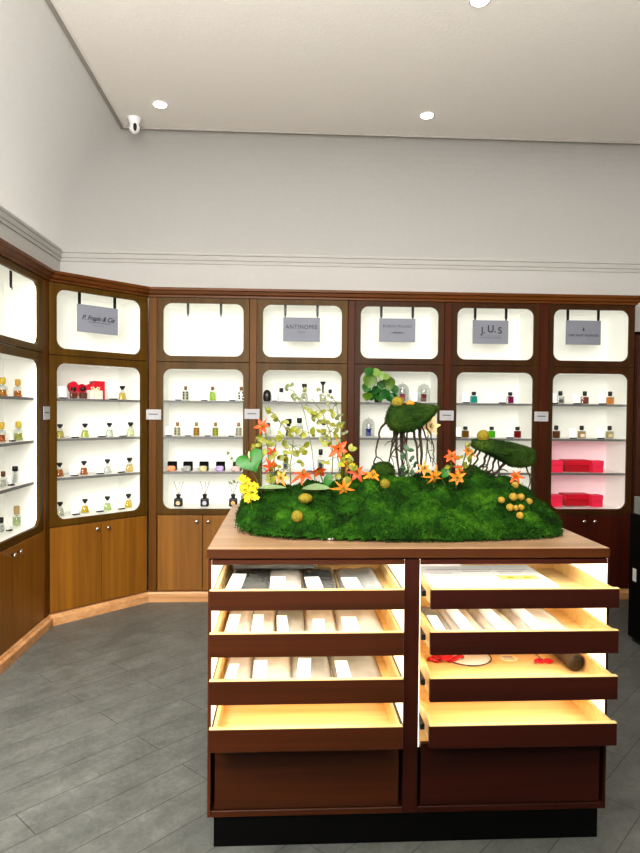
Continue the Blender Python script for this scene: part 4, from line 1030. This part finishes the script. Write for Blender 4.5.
# ochre bobbles on stems
for px, py, rp, nm in ((501.5, 500, 3.5, 'standing apart beside the trailing twig'), (513.4, 497, 4.3, 'largest of the cluster, at its centre'), (521, 497, 3.8, 'upper one facing the red boxes'), (529, 501.5, 3.5, 'outermost towards the red boxes'), (510, 507.5, 3.9, 'low beside the largest'), (515.6, 508, 3.2, 'low and small in the middle of the cluster'), (521, 507.5, 3.4, 'low beside the outermost'), (520, 515.5, 3.7, 'lowest of the cluster'), (515.2, 485, 3.6, 'topmost under the orange lily')):
    Y = 2.40; p = P(px, py, Y); 
    d = ray(px, py); y = 2.2
    while y < 2.62:
        q = CAMP + d * (y / d.y)
        if q.z <= ground(q.x, y): break
        y += .004
    Y = max(2.26, y - .035); p = P(px, py, Y)
    t = thing('bobble_flower', 'ochre bobble flower, %s' % nm, 'flower', p, 0, 'ochre bobble flowers on the moss')
    r = rp * Y / 640; m = MB(); m.ell((0, 0, 0), r, 20, 12, .08); m.build('bobble', M['ballb'], t)
    root = P(514, 503, Y + .1); root.z = min(root.z, ground(root.x, root.y)); m = MB(); e = (root - p); m.tube([(0, 0, -r * .3), e * .5 + Vector((0, 0, -.01)), e], .0018, 5); m.build('stem', M['stem'], t)

# lilies
def lily(px, py, sp, mat, face, label, Y=2.52, root=None, curl=.45, npet=6, wf=.34, name='lily', cat='flower', group='orange and peach flowers in the moss'):
    c = P(px, py, Y)
    t = thing(name, label, cat, c, 0, group)
    L = sp * Y / 640; f = Vector(face).normalized(); a = f.orthogonal().normalized(); b = f.cross(a)
    off = random.random()
    for k in range(npet):
        q = 2 * PI * k / npet + off; d = (a * math.cos(q) + b * math.sin(q)) + f * .55
        m = MB(); m.leaf(f * .004, d + f * random.uniform(-.35, .35), f, L * random.uniform(.65, 1.05), L * wf * random.uniform(.9, 1.35), curl * random.uniform(.6, 1.7), 'petal', 8); m.build('petal', mat, t)
    m = MB()
    for k in range(5):
        q = 2 * PI * k / 5; d = (f + .35 * (a * math.cos(q) + b * math.sin(q))).normalized(); m.tube([f * .003, d * L * .55], .0011, 5); m.ell(d * L * .57, .0028, 8, 5)
    m.build('stamens', M['leafy'], t)
    rx, ry = root or (px + random.uniform(-6, 6), 488)
    e = P(rx, ry, Y + .06); e.z = min(e.z, ground(e.x, e.y) - .002) if ground(e.x, e.y) > TZ + .01 else e.z
    e = e - c
    m = MB(); m.tube([-f * .002, -f * .02 + e * .2, e * .6, e], [.003, .0024, .0022, .0022], 6); m.build('stem', M['stem'], t)
    return t
lily(338, 449, 12.5, M['orange'], (.1, -1, .1), 'large star-shaped orange lily in front of the post', 2.5, (341, 488), .2)
lily(263.5, 427, 10, M['redor'], (-.4, -.8, .3), 'orange-red lily highest by the post with white plate', 2.5, (272, 490), .4)
lily(271, 452, 8, M['redor'], (.5, -.7, -.2), 'orange-red flower beside the green heart-shaped leaf', 2.5, (276, 490))
lily(270, 466, 9.5, M['redor'], (.4, -.8, -.35), 'drooping orange-red flower above the pale flat leaf', 2.48, (278, 490), .6)
lily(281.5, 478, 9, M['peach'], (-.3, -.9, .2), 'peach flower low among yellow leaves', 2.48, (284, 494), .5)
lily(303, 476, 11, M['redor'], (.1, -.6, .7), 'orange and cream flower low above the flattened mustard ball', 2.46, (304, 492), .75, wf=.42)
lily(318, 469, 10.5, M['redor'], (.1, -.7, -.6), 'closed orange-red flower hanging by the spray stem', 2.5, (326, 490), .1, 5, .45)
lily(357.5, 473, 9.5, M['redor'], (-.2, -.9, .2), 'orange-red curled flower by the dark domed cushion', 2.5, (356, 490), .7, wf=.4)
lily(344, 487, 12.5, M['peach'], (-.2, -.9, -.3), 'pale orange spidery flower drooping onto the moss', 2.42, (350, 484), .55, 7, .22)
lily(347.5, 466, 9, M['peach'], (.3, -.8, .4), 'peach flower between the star lily and spidery flower', 2.5, (348, 490), .6)
lily(372, 477, 9, M['ballo'], (.2, -.6, .8), 'ochre-orange flower lying against the dark domed cushion', 2.47, (370, 490), .6, wf=.5)
lily(425, 469, 9, M['peach'], (-.4, -.8, .3), 'peach flower touching the roots of the larger clump', 2.48, (428, 492), .5)
lily(433.5, 475.5, 10.5, M['peach'], (.1, -.9, -.3), 'peach flower with long drooping petals below the post', 2.45, (434, 494), .6, 7, .28)
lily(451.5, 457, 10, M['orange'], (-.2, -.8, .5), 'bright orange lily in front of the dark post', 2.48, (449, 490), .45)
lily(456.5, 477, 11.5, M['peach'], (0, -1, -.2), 'orange lily facing forward with petals hanging down the slope', 2.43, (456, 492), .3)
lily(467, 452, 9, M['peach'], (.3, -.7, .5), 'orange lily under the upper end of the tilted clump', 2.5, (462, 488), .4)
lily(458, 470, 7, M['redor'], (.2, -.8, .4), 'small orange-red flower tucked between the orange lilies', 2.46, (457, 490), .4)
lily(515, 477.5, 9, M['orange'], (0, -.8, .6), 'orange lily under the low end of the tilted clump', 2.5, (513, 492), .5)
lily(430, 427, 10.5, M['cream_petal'], (.1, -.9, .2), 'cream and orange flower beneath the tip of the raised clump', 2.74, (423, 480), .5, 6, .5)

# yellow leaf sprays
def spray(label, Y, pl, leaves, mat, rp=(3.0, 4.6), name='leaf_spray', group='leafy sprays rising from the moss', lm=None, stemr=.0022):
    base = P(*pl[0], Y); base.z = min(base.z, ground(base.x, Y)) if ground(base.x, Y) > TZ + .02 else base.z
    t = thing(name, label, 'plant', base, 0, group)
    q = [Vector((0, 0, 0))] + [P(a, b, Y + .012 * math.sin(i * 1.7)) - base for i, (a, b) in enumerate(pl[1:])]
    st = MB(); st.tube(q, [stemr * (1 - .5 * i / len(q)) for i in range(len(q))], 6)
    for a, b in leaves:
        Yl = Y + random.uniform(-.05, .03); c = P(a, b, Yl) - base
        near = min(q, key=lambda u: (u - c).length)
        st.tube([near, (near + c) / 2 + Vector((0, 0, .006)), c], stemr * .5, 5)
        for _ in range(2):
            r = random.uniform(*rp) * Y / 640
            d = Vector((random.uniform(-1, 1), random.uniform(-.5, .2), random.uniform(-.8, .9))).normalized()
            m = MB(); m.leaf(c - d * r * .2, d, (random.uniform(-.4, .4), -1, random.uniform(-.2, .5)), 2 * r, 1.35 * r, .2, 'oval', 6); m.build('leaf', lm or mat, t)
    st.build('stem', M['stem'], t)
spray('tall spray of yellow-green leaves arching past the dark post with no plate', 2.53, [(331, 484), (333, 455), (330, 432), (322, 412), (312, 399), (306, 404)],
      [(308, 409), (314, 412), (321, 413), (325, 423), (317, 424), (330, 424), (334, 434), (338, 428), (333, 412), (341, 424), (320, 432), (312, 418), (327, 437), (329, 446), (322, 442)], M['leafy'], (2.4, 4.2))
spray('upright spray of yellow-green leaves in the middle of the branch cabinet', 2.54, [(291, 486), (290, 466), (293, 446), (293, 430)],
      [(284, 446), (288, 453), (281, 440), (298, 456), (304, 447), (307, 452), (297, 434), (306, 434), (285, 462), (283, 473), (291, 432), (278, 459), (312, 434), (302, 462), (276, 474)], M['leafy'], (2.6, 4.4))
spray('slender spray of small green leaves curving above the orange-red lily', 2.55, [(276, 488), (274, 462), (276, 440), (281, 424), (275, 415), (265, 408)],
      [(266, 409), (270, 413), (276, 417), (278, 420), (284, 421), (286, 428), (288, 434), (281, 434), (270, 441)], M['leafy'], (2.0, 3.4))
spray('spray of yellow leaves around the green heart-shaped leaf', 2.5, [(262, 488), (260, 466), (257, 448), (255, 440)],
      [(256, 446), (261, 441), (253, 452), (266, 441), (272, 446), (264, 455), (274, 456), (272, 482), (259, 437), (269, 474), (277, 466)], M['leafy'], (2.6, 4.2))
spray('dark thin twig with grey-green leaves crossing the top shelf', 2.56, [(316, 486), (312, 450), (305, 415), (300, 399), (293, 391), (284, 388)],
      [(286, 388), (292, 386), (295, 394), (298, 399), (303, 396), (306, 391), (293, 398)], M['leafd'], (1.6, 2.8), stemr=.0015)
spray('fine spray with grey-green tips in front of the star lily', 2.52, [(343, 486), (342, 462), (341, 445), (340, 428), (336, 402), (332, 412)],
      [(318, 388), (322, 395), (330, 397), (337, 404), (335, 418), (341, 424), (326, 404), (337, 441), (345, 433), (340, 415)], M['leafd'], (1.6, 2.6), stemr=.0014)
spray('tuft of olive leaves beside the star lily', 2.47, [(349, 488), (346, 466), (344, 456)], [(341, 462), (347, 459), (352, 462), (338, 474), (333, 478), (350, 450), (354, 470), (326, 462), (345, 478)], M['leafy'], (2.6, 4.4))
spray('tuft of olive leaves behind the orange lilies', 2.5, [(462, 488), (462, 466), (465, 455)], [(460, 458), (468, 460), (463, 466), (472, 455), (445, 468), (440, 472), (466, 445)], M['leafy'], (2.2, 3.6))
spray('thin budding twig leaning out beyond the green heart-shaped leaf', 2.52, [(240, 505), (243, 485), (240, 470), (232, 460), (227, 452)], [(228, 452), (233, 458), (238, 464), (235, 482), (231, 483), (240, 478)], M['leafd'], (1.2, 2.0), stemr=.0012)
spray('small dark green sprig among the roots of the larger clump', 2.56, [(408, 484), (409, 468), (407, 452)], [(405, 456), (411, 460), (404, 466), (412, 470), (408, 450), (406, 474), (414, 464)], M['leafd'], (2.4, 3.8), lm=dyn('leaf', (30, 70, 30), rough=.5))
# yellow blossom spike
def blossoms(label, Y, pl, blobs, n, mat):
    base = P(*pl[0], Y); base.z = min(base.z, ground(base.x, Y)) if ground(base.x, Y) > TZ + .02 else base.z
    t = thing('blossom_sprig', label, 'flower', base)
    st = MB(); st.tube([Vector()] + [P(a, b, Y) - base for a, b in pl[1:]], .002, 6); st.build('stem', M['stem'], t)
    for px, py, r in blobs:
        m = MB()
        for _ in range(n):
            a = random.uniform(0, 6.28); rr = r * math.sqrt(random.random()); c = P(px + rr * math.cos(a), py + rr * math.sin(a), Y + random.uniform(-.02, .02)) - base
            for k in range(4):
                q = k * PI / 2 + a; d = Vector((math.cos(q), -.5, math.sin(q))); m.leaf(c, d, (0, -1, 0), .009, .007, .15, 'oval', 3)
        m.build('blossom', mat, t)
blossoms('bright yellow blossom sprig at the end of the moss by the reed diffusers', 2.40, [(252, 508), (250, 492), (245, 478)], [(243, 478, 4), (248, 483, 4.5), (244, 489, 4), (251, 492, 5), (248, 498, 4), (254, 487, 4), (255, 497, 3)], 12, M['yellow'])
blossoms('small yellow blossom sprig between star lily and roots', 2.5, [(350, 488), (351, 470), (349, 460)], [(349, 459, 4), (352, 464, 3), (345, 463, 3)], 9, M['yellow'])
# big leaves
def bigleaf(px, py, L, W, d, n, Y, mat, label, vein=None, shape='heart', root=None, bend=.2):
    c = P(px, py, Y); t = thing('broad_leaf', label, 'leaf', c, 0, 'broad leaves in the moss')
    s = Y / 640; d = Vector(d).normalized()
    m = MB()
    if shape == 'heart':
        nn = Vector(n); nn = (nn - d * nn.dot(d)).normalized(); sd = d.cross(nn); vs = [Vector()]; fs = []
        NR, NA = 5, 36
        for r in range(1, NR + 1):
            for k in range(NA):
                a = 2 * PI * k / NA; hx = 16 * math.sin(a) ** 3 / 16; hz = (13 * math.cos(a) - 5 * math.cos(2 * a) - 2 * math.cos(3 * a) - math.cos(4 * a)) / 15
                f = r / NR
                vs.append(sd * hx * f * W * s / 2 - d * hz * f * L * s / 2 - nn * (.12 * L * s * f * f * (1 - .5 * abs(hx))) + nn * .06 * L * s * abs(hx) * f)
        for k in range(NA): fs.append((0, 1 + k, 1 + (k + 1) % NA))
        for r in range(NR - 1):
            for k in range(NA): a = 1 + r * NA; fs.append((a + k, a + NA + k, a + NA + (k + 1) % NA, a + (k + 1) % NA))
        m.add(vs, fs, True)
    else: m.leaf(-d * L * s * .5, d, n, L * s, W * s, bend, shape, 10)
    m.build('blade', mat, t)
    e = P(*(root or (px, 500)), Y + .05) - c
    m = MB(); m.tube([-d * L * s * .46, -d * L * s * .5 + Vector((0, .015, -.01)), e * .7, e], .0022, 6); m.build('stem', M['stem'], t)
    if vein:
        m = MB(); m.tube([Vector((.0, -.006, -.002)), Vector((-.006, -.022, .022)), Vector((-.004, -.024, .036))], [.003, .0032, .002], 7); m.build('spike', vein, t)
bigleaf(250.5, 460.5, 25, 29, (.45, -.35, -.8), (.0, -1, .35), 2.42, M['leafg'], 'large glossy green heart-shaped leaf beside the post with white plate', M['cream_petal'], root=(262, 495))
bigleaf(272, 487.5, 29, 10, (1, -.1, .08), (0, -.35, 1), 2.44, M['leafp'], 'flat pale grey-green leaf under the drooping orange-red flower', root=(275, 492), shape='oval', bend=.05)
bigleaf(316, 487.5, 28, 13, (1, -.2, .12), (0, -.45, 1), 2.46, M['leafp'], 'flat pale green leaf beneath the closed orange-red flower', root=(320, 494), shape='oval', bend=.1)
bigleaf(328, 480, 13, 9, (.2, -.2, 1), (0, -1, .2), 2.47, M['leafg'], 'dark green leaf standing between pale leaf and spidery flower', root=(330, 492), shape='oval')
bigleaf(445, 472.5, 11, 10, (.3, -.2, .9), (0, -1, .3), 2.46, M['leafg'], 'small round green leaf between the peach flowers and orange lilies', root=(445, 490), shape='oval')
# white pebbles tucked at the rim
for px, py, lb in ((238.5, 523.5, 'white pebble at the moss edge near the blossom sprig'), (330, 538, 'white pebble at the front edge of the moss')):
    p = FZ(px, py, TZ + .006); m = MB(); m.ell((0, 0, 0), (.016, .01, .006), 12, 8, .2); o = m.build('pebble', M['whitep']); o.location = (p.x, p.y - .012, TZ + .0075); tag(o, lb, 'pebble', 'white pebbles at the moss edge')

# ------------------------------------------------------------------ ceiling fittings
def downlight(x, y, label, power, aim=None):
    t = thing('downlight', label, 'ceiling light', (x, y, CZ), 0, 'recessed ceiling spotlights')
    m = MB(); m.lathe([(.05, -.001), (.051, -.003), (.045, -.005), (.040, -.004), (.040, -.001)], 28); m.build('bezel', M['whitep'], t)
    m = MB(); m.lathe([(.042, -.0055), (.04, -.0075)], 24); m.build('lens', plain('lamp_lens', (1, 1, 1, 1), .4, emit=14, ecol=srgb(255, 247, 232)), t)
    l = bpy.data.lights.new('spot_lamp', 'SPOT'); l.energy = power; l.spot_size = math.radians(105); l.spot_blend = .9; l.shadow_soft_size = .05; l.color = (1, .93, .82)
    o = bpy.data.objects.new('spot_lamp', l); COL.objects.link(o); o.location = (x, y, CZ - .02); 
a = FZ(160, 104, CZ); b = FZ(427, 115, CZ); c = FZ(480, 0, CZ)
downlight(a.x, a.y, 'small bright ceiling spotlight beside the security camera', 22)
downlight(b.x, b.y, 'small bright ceiling spotlight above the glass dome cabinet', 16)
downlight(c.x, c.y, 'small bright ceiling spotlight cut by the top photo edge', 16)
for x, y in ((-1.0, 1.6), (-.9, -1.2)):
    l = bpy.data.lights.new('spot_lamp', 'SPOT'); l.energy = 25; l.spot_size = math.radians(110); l.spot_blend = .9; l.shadow_soft_size = .06; l.color = (1, .94, .84)
    o = bpy.data.objects.new('spot_lamp', l); COL.objects.link(o); o.location = (x, y, CZ - .02)
p = FZ(134.5, 118, CZ)
t = thing('security_camera', 'white dome security camera with black lens on the ceiling', 'camera', (p.x, p.y, CZ))
m = MB(); m.lathe([(.047, -.001), (.048, -.010), (.038, -.026), (.032, -.045), (.03, -.054)], 24); m.build('mount', M['whitep'], t)
m = MB(); m.ell((0, 0, -.068), (.036, .036, .040), 22, 14); m.build('head', M['whitep'], t)
m = MB(); m.ell((.010, -.029, -.072), (.013, .012, .027), 16, 10); m.build('lens', M['black'], t)

# ------------------------------------------------------------------ right edge: dark panelling and black counter
PX = XEND + .02
t = thing('panelled_cabinet', 'dark brown tall cupboard partly seen beyond the last display cabinet', 'cupboard', (PX + .45, B + .2, 0))
zt = P(637, 334, B + .06).z
m = MB(); m.rbox(-.42, .5, -.12, .19, .001, zt, .004, 1); m.build('body', wood('dark_cupboard', srgb(54, 24, 10), srgb(76, 36, 16), 'Z', .4), t)
m = MB(); m.rbox(-.43, .51, -.13, .195, zt + .0005, zt + .02, .003, 1); m.build('top_board', M['blackm'], t)
m = MB(); m.rbox(-.41, .03, -.135, -.121, .09, zt - .03, .003, 1); d = m.build('door', wood('dark_cupboard_door', srgb(54, 24, 10), srgb(76, 36, 16), 'Z', .4), t)
m = MB(); m.lathe([(.006, 0), (.012, .014), (.013, .02)], 12, T=Matrix.Translation((-.03, -.136, 1.0)) @ Matrix.Rotation(PI / 2, 4, 'X')); m.build('knob', M['chrome'], d)
bx = P(628.3, 600, 3.97).x; cz = P(629, 513, 3.97).z
t = thing('service_counter', 'black counter with grey stone slab top at the right edge', 'counter', (bx + .6, 3.58, 0))
m = MB(); m.rbox(-.6, .6, -.38, .39, .03, cz, .004, 1); m.build('body', M['blackm'], t)
m = MB(); m.rbox(-.58, .58, -.36, .37, .001, .0295, .001, 1); m.build('plinth', M['black'], t)
m = MB(); m.rbox(-.585, .585, -.365, .375, cz + .0005, cz + .11, .006, 2); m.build('stone_slab', M['marble'], t)
m = MB(); m.rbox(-.604, -.6005, .30, .34, cz - .42, cz - .34, .001, 1); m.build('socket_plate', M['whitep'], t)

# ------------------------------------------------------------------ light
def area(loc, aim, size, power, col=(1, .97, .93), spread=180):
    l = bpy.data.lights.new('unseen_soft_light', 'AREA'); l.shape = 'DISK'; l.size = size; l.spread = math.radians(spread); l.energy = power; l.color = col
    o = bpy.data.objects.new('unseen_soft_light', l); COL.objects.link(o); o.location = loc
    o.rotation_euler = (Vector(aim) - Vector(loc)).to_track_quat('-Z', 'Y').to_euler()
area((-1.25, -.3, 2.7), (-1.85, 3.0, 0), 1.0, 40, spread=72)
area((-.2, -.6, 2.35), (-.05, .5, 3.47), 2.6, 310)  # unseen uplight added behind the camera to brighten the ceiling
wd = bpy.data.worlds.new('shop_ambience'); scene.world = wd; wd.use_nodes = True
wd.node_tree.nodes['Background'].inputs['Color'].default_value = (.9, .92, 1, 1); wd.node_tree.nodes['Background'].inputs['Strength'].default_value = .1
scene.view_settings.view_transform = 'Standard'; scene.view_settings.look = 'Medium High Contrast'; scene.view_settings.exposure = 0
try:
    scene.cycles.use_denoising = True; scene.cycles.max_bounces = 10; scene.cycles.transparent_max_bounces = 24; scene.cycles.sample_clamp_indirect = 6
except Exception: pass
